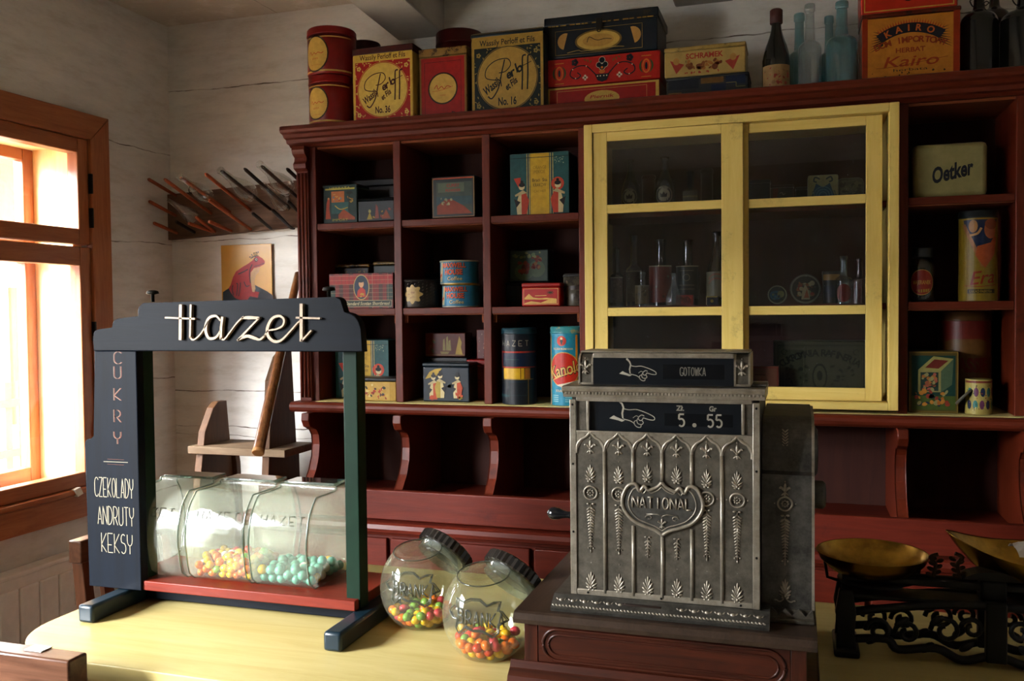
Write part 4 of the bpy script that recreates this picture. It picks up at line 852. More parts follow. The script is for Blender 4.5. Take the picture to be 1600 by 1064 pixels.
part('lid', t, mat('dark_lid', '#1c2022', .35), lambda q: q.lathe([(.001, h*.82), (R*.80, h*.82), (R*.82, h*.85), (R*.82, h*.98), (R*.76, h), (.001, h)], (0, 0, 0), 28))
a = Art(cyl_warp(R+.0004), .006); a.disc(-R*.15, h*.36, R*1.0, '#b08a48', h*.24, n=30); a.disc(-R*.15, h*.36, R*.95, '#8c2f22', h*.225, n=30); a.poly([(-R*.6, h*.22), (R*.5, h*.24), (R*.4, h*.18), (-R*.3, h*.17)], '#a08a30'); a.text('MAJERANEK', -R*.12, h*.36, h*.07, '#b58a3c', R*1.5, bold=.03); a.build('paper_label', t)
def tall(a, R, h, hb):
    a.rect(-R*1.5, .001, R*1.5, hb, '#8a7424'); a.poly([(-R*1.0, hb*.98), (R*1.0, hb*.98), (R*.55, h*.62), (R*.1, h*.38), (-R*.5, h*.60)], '#1c2c4a')
    a.stroke(smooth([(-R*.95, h*.84), (-R*.6, h*.70), (-R*.2, h*.52), (R*.1, h*.38)], 5), .010, '#9a6c40'); a.stroke(smooth([(R*.85, h*.70), (R*.5, h*.58), (R*.1, h*.40)], 5), .012, '#a04c28')
    a.poly([(-R*.2, h*.60), (R*.9, h*.66), (R*.8, h*.52), (R*.2, h*.36), (-R*.3, h*.50)], '#a8552c')
    a.disc(-R*.42, h*.82, R*.24, '#a5794a', h*.07, n=14); a.disc(R*.50, h*.78, R*.36, '#a8603a', h*.10, n=16); a.disc(R*.55, h*.84, R*.38, '#8a4424', h*.06, n=14); a.stroke(smooth([(-R*.6, h*.72), (-R*.2, h*.74), (0, h*.80)], 4), .006, '#b58a5a')
    a.text('Era', R*.05, h*.26, h*.14, '#8c2c1c', R*1.3, shear=.35, rot=6, bold=.01); a.stroke(smooth([(-R*.9, h*.17), (0, h*.16), (R*.9, h*.18)], 4), .0018, '#8c2c1c'); a.rect(-R*.7, h*.085, R*.8, h*.13, '#232018'); a.text('KAKAO FABRYKA', 0, h*.107, h*.03, '#8a7424', R*1.2, bold=.03)
can('cocoa_tin', 'tall colourful tin with painted figures and a dark lid, middle right compartment', (1498, 330, 1559), 2.80, Z2S, tmat('#7d6a28', '#2c2010', .68), tall, .09, tmat('#23282a', '#101212', .6))
def massi(a, R, h, hb):
    a.rect(-R*1.5, .001, R*1.5, hb, '#6a4a22'); a.rect(-R*1.4, h*.72, R*1.4, h*.9, '#6a2018'); a.stroke(smooth([(-R, h*.7), (0, h*.76), (R, h*.68)], 5), .006, '#6a2018'); a.text('MASSIE', 0, h*.46, h*.13, '#6e2018', R*1.6, bold=.05); a.text('SPECJAL', 0, h*.25, h*.07, '#6e2018', R*1.4, bold=.04)
can('coffee_tin', 'large dim brown tin with red lettering at the back of the lower right compartment', (1466, 486, 1549), 2.92, ZB, tmat('#5c3e20', '#241810', .66), massi, .10)
def blocks(a, w, h, hb):
    a.frame(-w*.985, h*.01, w*.985, h*.99, .003, '#7d6630'); a.rect(-w*.88, h*.05, w*.88, h*.93, '#1f4038'); a.rect(-w*.88, h*.05, w*.88, h*.28, '#4a5a2c')
    a.poly([(-w*.62, h*.34), (-w*.62, h*.70), (w*.3, h*.68), (w*.3, h*.34)], '#8a8454'); a.poly([(-w*.62, h*.70), (w*.0, h*.92), (w*.80, h*.88), (w*.3, h*.68)], '#8f8a52'); a.poly([(w*.3, h*.34), (w*.3, h*.68), (w*.80, h*.88), (w*.74, h*.46)], '#4f6048')
    a.poly([(-w*.34, h*.735), (w*.04, h*.87), (w*.6, h*.85), (w*.2, h*.72)], '#6a2c24'); a.rect(-w*.52, h*.36, w*.2, h*.66, '#253a34'); a.blobs(-w*.5, h*.32, w*.2, h*.66, 30, ['#a06a30', '#94543c', '#8f8a60', '#a05a50'], .003, .008, 5); a.blobs(-w*.8, h*.10, w*.7, h*.40, 30, ['#a0642c', '#1d3050', '#8a3a30', '#8f8a60', '#b07a34'], .003, .009, 6)
tin('picture_tin', 'square tin picturing a box with spilled flowers, lower right compartment', (1420, 549, 1498), 2.775, ZB, .11, tmat('#5a4c26', '#221a0e', .62), blocks, 0)
def dots(a, R, h, hb):
    a.rect(-R*1.5, .001, R*1.5, hb, '#a89a58'); a.rect(-R*1.5, h*.90, R*1.5, h*.96, '#7a3428')
    for i, c in enumerate(('#1c2c4a', '#2a7068', '#6a3a58', '#1d3050', '#3a6a70')):
        for j in (0, 1): a.disc(R*(-.9+i*.5+.06*j), h*(.28+.36*j), R*.19, ['#1c2c4a', '#2a7068', '#6a3a58'][(i+j) % 3], h*.13, n=14, keep=True)
    a.k += 1; a.blobs(-R*1.3, h*.1, R*1.3, h*.85, 40, ['#8a3c30', '#3a4a30', '#c2b070'], .0012, .0025, 6)
t, hc_, Rc = can('dotted_tin', 'small open cream tin with blue and teal dots, lower right compartment', (1508, 592, 1550), 2.79, ZB, tmat('#9a8d52', '#32281a', .66), dots, 0)
t2 = thing('metal_disc', 'round dark metal disc leaning upright against the small dotted tin', 'disc', (t.location.x-Rc-.004, 2.785, ZB+.001))
part('disc', t2, tmat('#5c5a50', '#23211d', .5), lambda q: q.lathe([(.001, 0), (Rc*.98, 0), (Rc, .002), (Rc, .007), (Rc*.96, .007), (Rc*.96, .002), (.001, .002)], (-.0, 0, Rc+.016), 32, (.75, -.25, -.75)))

# ---- inside the glazed cabinet
ZC1, ZC2, ZC3 = Z3S-.002, Z2S-.002, 1.2845
BG = 'bottles inside the glazed cabinet'
def porter(a, R, h): a.disc(0, h*.30, R*.90, '#8f8a72', n=26); a.disc(0, h*.30, R*.82, '#c2bda0', n=26); a.disc(0, h*.30, R*.80, '#4a4a42', n=26); a.disc(0, h*.30, R*.62, '#b8b298', n=26); a.text('PORTER', 0, h*.30+R*.66, R*.18, '#c8c2a8', R*.9, bold=.04); a.poly([(-R*.3, h*.26), (R*.3, h*.26), (R*.36, h*.34), (R*.15, h*.31), (0, h*.36), (-R*.15, h*.31), (-R*.36, h*.34)], '#2a2a28')
for px in ((971, 250, 1000), (1023, 246, 1055)): bottle('porter_bottle', 'dark %s bottle with a round cream label behind the upper left pane' % ('porter', 'right-hand porter')[px[0] > 1000] if px[0] > 1000 else 'left-hand porter bottle with a round cream label behind the upper left pane', px, 2.85, ZC1, WINE, DKG, BG, porter)
can('small_canister', 'dull red-brown canister between the two porter bottles behind glass', (1003, 274, 1024), 2.94, ZC1, tmat('#5c3428', '#2a1814', .6), None, .1)
bottle('liqueur_bottle', 'dark bottle with a buff label right of the porter bottles behind glass', (1066, 268, 1092), 2.86, ZC1, SQSH, DKG, BG, lambda a, R, h: (a.rect(-R*1.1, h*.05, R*1.1, h*.50, '#5c5440'), a.rect(-R*1.1, h*.34, R*1.1, h*.38, '#8a7a50'), a.blobs(-R, h*.08, R, h*.3, 10, ['#8a7a50', '#2a2620'], .002, .004, 3)))
can('small_canister', 'dim brown canister at the right of the upper left pane', (1095, 264, 1114), 2.92, ZC1, tmat('#3a3030', '#1c1616', .6), None, .1)
def lab(c1, c2, seed, y0=.06, y1=.5): return lambda a, R, h: (a.rect(-R*1.2, h*y0, R*1.2, h*y1, c1), a.blobs(-R*1.0, h*(y0+.03), R*1.0, h*(y1-.03), 12, c2, .002, .006, seed), a.rect(-R*1.2, h*(y1-.02), R*1.2, h*y1, '#8f8a74'))
bottle('slim_bottle', 'slim dim bottle at the far left behind the middle left pane', (953, 388, 974), 2.85, ZC2, SQSH, DKG, BG, lab('#4a3428', ['#5c4a38'], 2))
bottle('tall_clear_bottle', 'tall clear bottle with a buff label behind the middle left pane', (978, 368, 1003), 2.88, ZC2, SQSH, JG, BG, lab('#5a5444', ['#6a6450'], 3))
bottle('short_label_bottle', 'short bottle with a tan label, left of the red-label bottle', (992, 425, 1015), 2.82, ZC2, SQSH, JG, BG, lab('#6a5c40', ['#7a6c50', '#4a4030'], 4, .06, .6), cat='bottle')
bottle('red_label_bottle', 'dark bottle with a wide red label behind the middle left pane', (1014, 374, 1051), 2.85, ZC2, SQSH, DKG, BG, lab('#6a2820', ['#7a342a', '#3a2a20', '#6a6a50'], 5, .05, .60))
bottle('black_label_bottle', 'broad dark bottle with a black and cream label behind the middle left pane', (1056, 375, 1093), 2.85, ZC2, SQSH, DKG, BG, lambda a, R, h: (a.rect(-R*1.2, h*.1, R*1.2, h*.60, '#1e2422'), a.rect(-R*1.2, h*.585, R*1.2, h*.60, '#9a957c'), a.disc(0, h*.42, R*.3, '#77745c'), a.disc(0, h*.42, R*.24, '#1e2422'), a.rect(-R*.6, h*.52, R*.6, h*.53, '#77745c'), a.rect(-R*.7, h*.30, R*.7, h*.31, '#77745c'), a.rect(-R*.7, h*.24, R*.7, h*.25, '#77745c')))
bottle('flask_bottle', 'small pear-shaped clear flask in front of the red-label bottle', (1040, 427, 1066), 2.795, ZC2, [(0, .01), (.8, 0), (1, .1), (.9, .3), (.45, .6), (.28, .75), (.28, .94), (.4, .96), (.35, 1)], CLG, BG)
bottle('striped_bottle', 'bottle with orange and cream bands at the right edge of the middle left pane', (1103, 362, 1138), 2.84, ZC2, WINE, DKG, BG, lambda a, R, h: (a.rect(-R*1.2, h*.1, R*1.2, h*.45, '#6f6a54'), a.stroke(arc(0, h*.3, R*.8, 20, 160, 8, h*.12), .004, '#8f5030'), a.stroke(arc(0, h*.24, R*.8, 20, 160, 8, h*.12), .004, '#8f5030')))
tin('small_red_box', 'small red box standing in front of the black-label bottle', (1056, 461, 1083), 2.785, ZC2, .03, tmat('#7a2620', '#341210', .66), genre(4, ['#9a4034', '#5a1814'], 12), 0, cat='box', bev=.001)
tin('small_blue_box', 'small dark blue box with yellow top edge behind the middle left pane', (1103, 463, 1122), 2.785, ZC2, .03, tmat('#1a2438', '#0c101a', .7), lambda a, w, h, hb: (a.rect(-w*.95, h*.88, w*.95, h*.99, '#b09a3c'), a.rect(-w*.97, 0, -w*.85, h*.9, '#b8b090'), a.disc(0, h*.45, w*.26, '#a8923c')), 0, cat='box', bev=.001)
tin('blue_tin', 'dark blue tin with yellow flowers at the left behind the upper right pane', (1168, 281, 1203), 2.86, ZC1, .07, tmat('#1c3448', '#0e161c', .66), lambda a, w, h, hb: a.blobs(-w*.8, h*.05, w*.8, h*.4, 14, ['#8a7a34', '#6a6a3a'], .003, .006, 4), .12)
tin('red_tin', 'dull red and grey tin between blue tin and floral tin behind glass', (1204, 289, 1240), 2.85, ZC1, .06, tmat('#44302e', '#201614', .62), lambda a, w, h, hb: (a.rect(-w*.8, h*.05, w*.85, h*.85, '#40403c'), a.poly([(-w*.8, h*.05), (-w*.8, h*.85), (-w*.3, h*.85), (-w*.5, h*.3)], '#6a2a26'), a.stroke(smooth([(-w*.2, h*.62), (0, h*.66), (w*.1, h*.56), (w*.3, h*.62)], 4), .002, '#a09a8a')), .12)
tin('dark_tin', 'small dark tin just left of the blue floral tin behind glass', (1243, 292, 1262), 2.90, ZC1, .06, tmat('#201c20', '#100e10', .6), None, .12)
def delft(a, w, h, hb):
    a.rect(-w*.97, h*.02, w*.97, h*.98, '#9a9468'); a.poly([(-w*.75, h*.3), (-w*.45, h*.72), (0, h*.58), (w*.45, h*.72), (w*.75, h*.3), (w*.4, .002), (-w*.4, .002)], '#2f5566')
    for r_ in (.6, .42, .24): a.stroke(arc(0, h*.32, w*r_, 0, 360, 20), .0018, '#6f8c8c', loop=False)
    for s in (-1, 1): a.stroke(smooth([(s*w*.2, h*.85), (s*w*.5, h*.92), (s*w*.6, h*.8), (s*w*.4, h*.76)], 5), .004, '#2a4048'); a.blobs(s*w*.7-.008, h*.1, s*w*.7+.012, h*.6, 6, ['#6a7458'], .002, .005, 3)
tin('floral_tin', 'cream and blue floral tin behind the upper right pane', (1262, 273, 1310), 2.835, ZC1, .06, tmat('#8a8660', '#3a3c30', .66), delft, 0, bev=.006)
tin('rounded_tin', 'rounded grey-green floral tin right of the blue floral tin behind glass', (1308, 277, 1350), 2.85, ZC1, .06, tmat('#5a5c48', '#2a2c24', .56), genre(9, ['#6a6c50', '#45463a', '#77745c'], 40), 0, bev=.014)
def disc_tin(label, px, cx_top, Y, ringc, fill):
    x0, x1, zt = span(px[0], px[1], px[2], Y); R = (x1-x0)/2
    t = thing('round_tin', label, 'tin', ((x0+x1)/2, Y, ZC2+.0003))
    part('body', t, tmat('#3a3a34', '#1c1a16', .6), lambda q: q.lathe([(.001, 0), (R*.97, 0), (R, .002), (R, .03), (R*.97, .032), (.001, .032)], (0, 0, R+.0002), 36, (0, 1, 0)))
    a = Art(flat_warp(-.0002)); a.disc(0, R, R*.96, ringc, n=32); a.disc(0, R, R*.86, '#2c2c26', n=32); fill(a, R); a.build('printed_label', t)
disc_tin('small round blue tin standing on edge behind the middle right pane', (1199, 450, 1230), None, 2.80, '#8a8a70', lambda a, R: (a.disc(-R*.25, R*.95, R*.5, '#26586c'), a.disc(R*.35, R*1.05, R*.35, '#7a7a48'), a.blobs(-R*.6, R*.4, R*.6, R*1.6, 12, ['#2f6070', '#6f7048', '#1f3040'], .002, .005, 4)))
disc_tin('large round tin with painted scene standing on edge behind the middle right pane', (1234, 435, 1283), None, 2.80, '#6a6a5c', lambda a, R: (a.blobs(-R*.62, R*.4, R*.62, R*1.6, 40, ['#6a6a50', '#7a4a24', '#8a8468', '#3a3a2c', '#7a2c20'], .003, .008, 7), a.poly([(-R*.25, R*.3), (R*.3, R*.3), (R*.2, R*.9), (0, R*1.3), (-R*.2, R*.9)], '#8c8468'), a.poly([(-R*.1, R*.4), (R*.25, R*.4), (R*.1, R*1.0)], '#8a4a28')))
bottle('gold_mug_tin', 'gilt-rimmed beaker tin beside the large round tin behind glass', (1284, 424, 1314), 2.84, ZC2, [(0, .01), (.78, 0), (.8, .05), (.95, .8), (1, .93), (.96, 1)], tmat('#2a2420', '#120e0c', .6), None, lambda a, R, h: (a.rect(-R*1.0, h*.72, R*1.0, h*.90, '#a07c3a'), a.rect(-R*.8, h*.2, R*.8, h*.55, '#1c2438')), cat='tin')
bottle('red_label_bottle', 'clear-necked bottle with a red oval label behind the middle right pane', (1304, 400, 1332), 2.81, ZC2, SQSH, JG, BG, lambda a, R, h: (a.disc(0, h*.22, R*.9, '#7a2620', h*.19, n=20),))
bottle('red_syrup_bottle', 'bottle of dark red syrup left at the right edge of the middle right pane', (1330, 404, 1356), 2.80, ZC2, SQSH, mat('red_syrup', '#3a0c10', .06, coat=.5), BG)
bottle('clear_bottle', 'clear bottle at the very right behind the middle right pane', (1349, 406, 1372), 2.84, ZC2, SQSH, CLG, BG)
def sugar(a, w, h, hb):
    a.frame(-w*.90, h*.04, w*.92, h*.93, .002, '#1f1f1a'); a.frame(-w*.86, h*.06, w*.88, h*.90, .001, '#1f1f1a')
    R = w*1.5; s_ = 'CUKROWNIA RAFINERIA'
    for i, ch in enumerate(s_):
        t = math.radians(-32+64*i/(len(s_)-1)); a.text(ch, R*math.sin(t), h*.80-R+R*math.cos(t)-.002, h*.12, '#1f1f1a', rot=-math.degrees(t), bold=.03, keep=True)
    a.k += 1; a.disc(0, h*.36, w*.16, '#1f1f1a', h*.24, n=20); a.disc(0, h*.36, w*.13, '#55563f', h*.20, n=20); a.disc(0, h*.38, w*.06, '#1f1f1a', h*.09, n=14); a.blobs(-w*.75, h*.12, -w*.2, h*.62, 26, ['#2c2c22', '#3f402f'], .003, .007, 4); a.blobs(w*.2, h*.12, w*.75, h*.62, 26, ['#2c2c22', '#3f402f'], .003, .007, 5)
    for s in (-1, 1): a.stroke(arc(s*w*.76, h*.80, .008, 0, 300, 12), .002, '#1f1f1a')
tin('sugar_box', 'large olive box with arched dark lettering behind the lower right pane', (1208, 533, 1356), 2.86, ZC3, .12, tmat('#4c4d38', '#26271e', .66), sugar, 0, cat='box')
tin('pink_bordered_box', 'small pale box with a pink border standing before the olive box', (1170, 572, 1217), 2.80, ZC3, .03, tmat('#8a5a44', '#4a2c22', .7), lambda a, w, h, hb: (a.frame(-w*.95, h*.03, w*.95, h*.97, .003, '#8f3c2e'), a.rect(-w*.6, h*.7, w*.1, h*.74, '#6a3a2c')), 0, cat='box', bev=.001)
# ================================================================== DISPLAY STAND WITH LETTERED HEADER
BLK = wood('blue_black_paint', '#0a0f17', '#070a0f', .5, 'x', 4, .15, spec=.08)
BLKV = wood('blue_black_paint_upright', '#0a111b', '#070a0f', .5, 'z', 4, .15, spec=.08)
GRN = mat('dark_green_paint', '#0d2418', .45, var=.1, scale=14, spec=.12)
TEALP = mat('dark_teal_paint', '#0e212b', .35, var=.1, scale=14, coat=.1)
BRD = wood('board_red', '#702415', '#561a10', .45, 'x', 4, .2, dark='#481810', coat=.05)
ALU = mat('brushed_letters', '#9c8770', .45, .2, var=.12, scale=60)
PAINTW = '#a79f8b'
FY_ = 1.53
st = thing('display_stand', 'dark painted counter display frame with raised script header and lettered side board, holding slanted jars', 'display stand', (0, 0, 0))
def sx(px, y=FY_): return P(px, 600, 1, y).x
def pt(px, py, y=FY_-.001): q = P(px, py, 1, y); return (q.x, q.z)
# header: stepped outline with rounded shoulders
def hz(z): return z
H = [(-1.385, 1.478), (-1.385, 1.50)]+[(-1.385, 1.505)]+arc(-1.373, 1.510, .012, 180, 90, 4)+[(-1.335, 1.524)]+arc(-1.322, 1.529, .015, 180, 90, 5)+[(-1.268, 1.547)]+arc(-1.256, 1.558, .017, 190, 90, 5)
H += [(-.825, 1.579)]+arc(-.825, 1.567, .014, 80, -10, 5)+[(-.810, 1.552)]+arc(-.806, 1.520, .032, 90, 0, 7)+[(-.770, 1.478)]
part('header_board', st, BLK, lambda q: q.prism(H, FY_-.022, FY_-.001, 'y', bev=.002))
SB_ = [(-1.413, .986), (-1.281, .986), (-1.281, 1.4778), (-1.385, 1.4778), (-1.390, 1.30)]+arc(-1.404, 1.283, .012, 60, 180, 5)
part('side_board', st, BLKV, lambda q: q.prism(SB_, FY_-.020, FY_+.002, 'y', bev=.002))
part('post', st, GRN, lambda q: q.box(-1.312, -1.284, FY_+.0022, FY_+.035, .986, 1.50, .002))
part('post', st, GRN, lambda q: q.box(-.824, -.794, FY_, FY_+.034, .986, 1.50, .002))
def foot(x): return lambda q: q.box(x, x+.036, 1.405, 1.70, .9502, .9858, .006)
part('foot', st, TEALP, foot(-1.345)); part('foot', st, TEALP, foot(-.805))
part('cross_rail', st, BLK, lambda q: q.box(-1.309, -.805, 1.555, 1.585, .956, .9805, .002))
bd = part('shelf_board', st, BRD, lambda q: q.box(-1.345, -.798, 1.515, 1.70, .9862, 1.006, .002))
for x in (-1.245, -.845):
    part('bolt', st, DK, lambda q: (q.lathe([(.0035, 1.577), (.0035, 1.592), (.0125, 1.594), (.011, 1.599), (.004, 1.601)], (x, FY_-.01, 0), 16)))
# header script, raised: strokes traced on the board plane
L = MB().m(ALU)
def raised(pts, w, k=5, sm=True):
    p2 = [pt(x, y, FY_-.023) for x, y in pts]
    p2 = smooth(p2, k) if sm else p2
    n = len(p2); ws = w if isinstance(w, list) else [w]*len(pts)
    wi = [np.interp(i/(n-1)*(len(pts)-1), range(len(pts)), ws) for i in range(n)]
    V = [Vector(p) for p in p2]; Lf = []; Rt = []
    for i, p in enumerate(V):
        t = (V[min(i+1, n-1)]-V[max(i-1, 0)]).normalized(); q = Vector((-t.y, t.x))*wi[i]*.5; Lf.append(p+q); Rt.append(p-q)
    y0, y1 = FY_-.030, FY_-.0215
    rings = [[(a.x, y0, a.y), (b_.x, y0, b_.y), (b_.x, y1, b_.y), (a.x, y1, a.y)] for a, b_ in zip(Lf, Rt)]
    L.loft(rings, False)
def z2(a, b): return (120+a/3.13, 440+b/3.13)     # tracing frame of the enlarged header
def T(*pp): return [z2(a, b) for a, b in pp]
W_ = .0048
raised(T((518, 112), (516, 285)), W_*1.35, sm=False); raised(T((442, 176), (588, 182)), .0032, sm=False)
raised(T((568, 112), (566, 180), (564, 275)), W_*.8, sm=False)
raised(T((564, 270), (580, 284), (610, 262), (640, 218), (655, 190)), [.004, .003, .0026, .0024, .0024])
raised(T((712, 190), (690, 168), (655, 180), (640, 230), (655, 275), (690, 272), (712, 240)), [.003, .0045, .0055, .0065, .0055, .0045, .003])
raised(T((722, 172), (716, 220), (714, 282)), W_*1.1, sm=False)
raised(T((714, 275), (730, 282), (760, 245), (790, 205), (812, 182), (826, 172)), [.004, .003, .0026, .0026, .0028, .0034])
raised(T((816, 178), (850, 176), (902, 178)), [.003, .0065, .004]); raised(T((900, 178), (850, 230), (795, 288)), [.003, .0034, .004], sm=False)
raised(T((796, 286), (840, 266), (880, 276), (905, 282), (930, 262)), [.003, .006, .006, .004, .003])
raised(T((925, 268), (945, 240), (985, 232), (1015, 215), (1022, 185), (1000, 168), (965, 180), (942, 225), (945, 265), (975, 292), (1010, 285), (1050, 245), (1085, 205), (1100, 192)), [.0026, .0026, .003, .0034, .004, .0045, .005, .006, .006, .0055, .004, .003, .0026, .0026])
raised(T((1106, 108), (1106, 292)), W_*1.3, sm=False); raised(T((1080, 176), (1198, 180)), .0034, sm=False); raised(T((1106, 290), (1128, 268), (1155, 238)), [.004, .003, .003], sm=False)
L.build('raised_script', st)
# side board lettering (thin double-line capitals above, brush capitals below)
a = Art(flat_warp(FY_-.0203)); COPP = '#8a735e'
def panel_pt(px, py): return pt(px, py, FY_-.02)
for ch, py in zip('CUKRY', (559, 582, 616, 650, 684)):
    cx, cz = panel_pt(183, py); 
    for dx, c in ((0, COPP), (.0022, '#8a4a34')):
        for s_ in SF[ch]: a.stroke([(cx+dx-.0085+p[0]*.017, cz-.0125+p[1]*.0125) for p in s_], .0011, c, keep=True)
a.k += 1
for k, (x0_, x1_, yy) in enumerate(((162, 200, 721), (168, 194, 717), (168, 194, 725))):
    p0, p1 = panel_pt(x0_, yy), panel_pt(x1_, yy+1.5); a.stroke([p0, p1], .0012 if k == 0 else .0006, PAINTW if k == 0 else '#7a4a38')
for s_, px, py, wd, hh in (('CZEKOLADY', 178, 762, 60, 26), ('ANDRUTY', 181, 806, 56, 25), ('KEKSY', 183, 849, 48, 26)):
    cx, cz = panel_pt(px, py); kk = abs(panel_pt(px+10, py)[0]-cx)/10; a.line(s_, cx, cz, hh*kk*.95, PAINTW, wd*kk, .0017, .32)
a.build('painted_lettering', st)

# ---- slanted sweet jars standing on the red board
JM = glass('jar_glass', tint=(.90, .93, .88), gloss=.32, haze=.19, hazecol=(.80, .84, .72), rough=.10, bump=.12, bscale=16)
JE = glass('jar_glass_edge', tint=(.34, .42, .36), gloss=2.4, haze=.16, hazecol=(.7, .78, .70), rough=.03)
JO = glass('embossed_glass', tint=(.30, .33, .27), gloss=1.2, haze=.12, hazecol=(.7, .72, .6), rough=.05)
GW = .146; ZJ = 1.0063; HJ = .180
JP = [(1.562, 0), (1.700, 0), (1.722, .035), (1.732, .085), (1.722, .140), (1.708, .166), (1.700, .184), (1.655, .186), (1.650, .178), (1.572, .178), (1.548, .150), (1.534, .105), (1.536, .055)]
JP = smooth(JP[9:]+JP[:9]+[JP[9]], 3)[:-1]
def jar_prof(off):
    pts = [Vector(p) for p in JP]; n = len(pts); c = Vector((1.63, .09)); return [tuple(p+(c-p).normalized()*off) for p in pts]
xs_j = (-1.276, -1.122, -.973)
jl = ['empty slanted glass sweet jar, left of the three on the red board', 'middle slanted glass jar with yellow, orange and white sweets', 'right slanted glass jar with mint green and white sweets, beside the green post']
JX = []
for i, (xc, lb) in enumerate(zip(xs_j, jl)):
    w = .140 if i < 2 else .134; x0 = xc-.07; JX.append((x0, x0+w))
    t = thing('sweet_jar', lb, 'jar', (0, 0, 0))
    def body(q):
        q.prism([(y, ZJ+z) for y, z in JP], x0, x0+w, 'x', smooth=True, bev=.004)
    part('glass_body', t, JM, body)
    for xx in (x0+.002, x0+w-.002): part('glass_edge', t, JE, lambda q: q.tube([(xx, y, ZJ+z) for y, z in JP+[JP[0]]], .0018, 6, False))
    part('glass_lid', t, JE, lambda q: q.box(x0+.012, x0+w-.004, 1.652, 1.704, ZJ+.1866, ZJ+.1925, .002))
    # embossed word near the top of the bulged front
    e = MB().m(JO); word = 'HAZET'; cw = .013
    for j, ch in enumerate(word):
        for s_ in SF[ch]:
            pp = []
            for p in s_:
                z = ZJ+.128+p[1]*.0085; tt_ = (z-ZJ); y = np.interp(tt_, [.055, .105, .150, .178], [1.536, 1.534, 1.548, 1.572])-.0012; pp.append((x0+.026+j*.021+p[0]*cw, y, z))
            e.tube(pp, .0013, 5)
    e.build('embossed_word', t)

# ---- round sweet jars lying tilted on the counter
BJ = glass('round_jar_glass', tint=(.88, .90, .82), gloss=.9, haze=.10, hazecol=(.75, .74, .55), rough=.04, bump=.08, bscale=12)
def round_jar(label, c, R, yaw):
    t = thing('round_sweet_jar', label, 'jar', c, yaw)   # origin at body centre
    n1 = Vector((0, 0, -1)); top = Vector((-.05, -.20, 1)).normalized(); ax = Vector((.50, .52, .68)).normalized()
    q = MB().m(BJ); q.ball((0, 0, 0), R*.91, R*.84, R*1.02, 48, 30); me = q.bm
    for v in me.verts:
        p = v.co
        for nn, d in ((n1, R*.86), (top, R*.86)):
            k = p.dot(nn)
            if k > d: p -= nn*(k-d)
    q.build('glass_body', t)
    e = MB().m(JO)
    tp = [Vector((math.cos(2*PI*i/30), math.sin(2*PI*i/30), 0)) for i in range(31)]
    Mt = Vector((0, 0, 1)).rotation_difference(top).to_matrix(); e.tube([Mt @ (v*R*.53)+top*R*.86 for v in tp], .0013, 6, False)
    def wp(u, v):
        u, v = (u-.04*R)*.86, v*.9+.20*R; return (u, -math.sqrt(max(1e-6, 1-(u/(.91*R))**2-(v/(1.02*R))**2))*.84*R-.0006, v)
    def et(pts, r=.0017): e.tube([wp(*p) for p in pts], r, 6)
    s_ = R*.92
    badge = [(-.98, .02), (-.80, .20), (-.72, .16), (-.74, .40), (-.52, .34), (-.30, .44), (.0, .44), (.22, .28), (.42, .36), (.62, .36), (.56, .14), (.66, .10), (.86, -.16), (.58, -.26), (.56, -.50), (.38, -.62), (.10, -.44), (-.2, -.44), (-.45, -.34), (-.66, -.56), (-.76, -.38), (-.70, -.16), (-.84, -.14), (-.98, .02)]
    et([(x*s_*.82, y*s_*.82) for x, y in badge]); et([(x*s_*.76, y*s_*.74) for x, y in badge], .0010)
    for j, ch in enumerate('BRANKA'):
        for st0 in SF[ch]:
          for st_ in split_sharp(st0): et([((-.55+j*.20+p[0]*.14)*s_, (-.20+p[1]*.16)*s_-.004*j*.3) for p in st_], .0015)
    e.build('embossed_badge', t)
    part('neck', t, JE, lambda q: q.lathe([(R*.56, R*.70), (R*.54, R*.86), (R*.58, R*.9), (R*.54, R*.94)], (0, 0, 0), 32, ax, cap=False))
    def cap(q):
        n = 30; rings = []
        M = Vector((0, 0, 1)).rotation_difference(ax).to_matrix()
        for h, r, rib in ((.86, .60, 1), (.88, .64, 1), (1.08, .64, 1), (1.12, .58, 0), (1.125, .01, 0)):
            rings.append([M @ Vector(((R*r+(R*.035*(k % 2) if rib else 0))*math.cos(2*PI*k/(2*n)), (R*r+(R*.035*(k % 2) if rib else 0))*math.sin(2*PI*k/(2*n)), R*h)) for k in range(2*n)])
        q.loft(rings, False)
    part('screw_cap', t, mat('black_bakelite', '#16120f', .35, var=.0, coat=.3), cap)
    return t
RJ = .0865
ja = Vector(P(658, 925, 1, 1.585)); ja.z = CT+.86*RJ+.0004; jb = Vector(P(761, 945, 1, 1.472)); jb.z = CT+.86*RJ+.0004
round_jar('round glass sweet jar with a ribbed black cap, left one of the embossed pair', ja, RJ, .25)
round_jar('round glass sweet jar with a ribbed black cap, right one against the wooden till base', jb, RJ, .2)

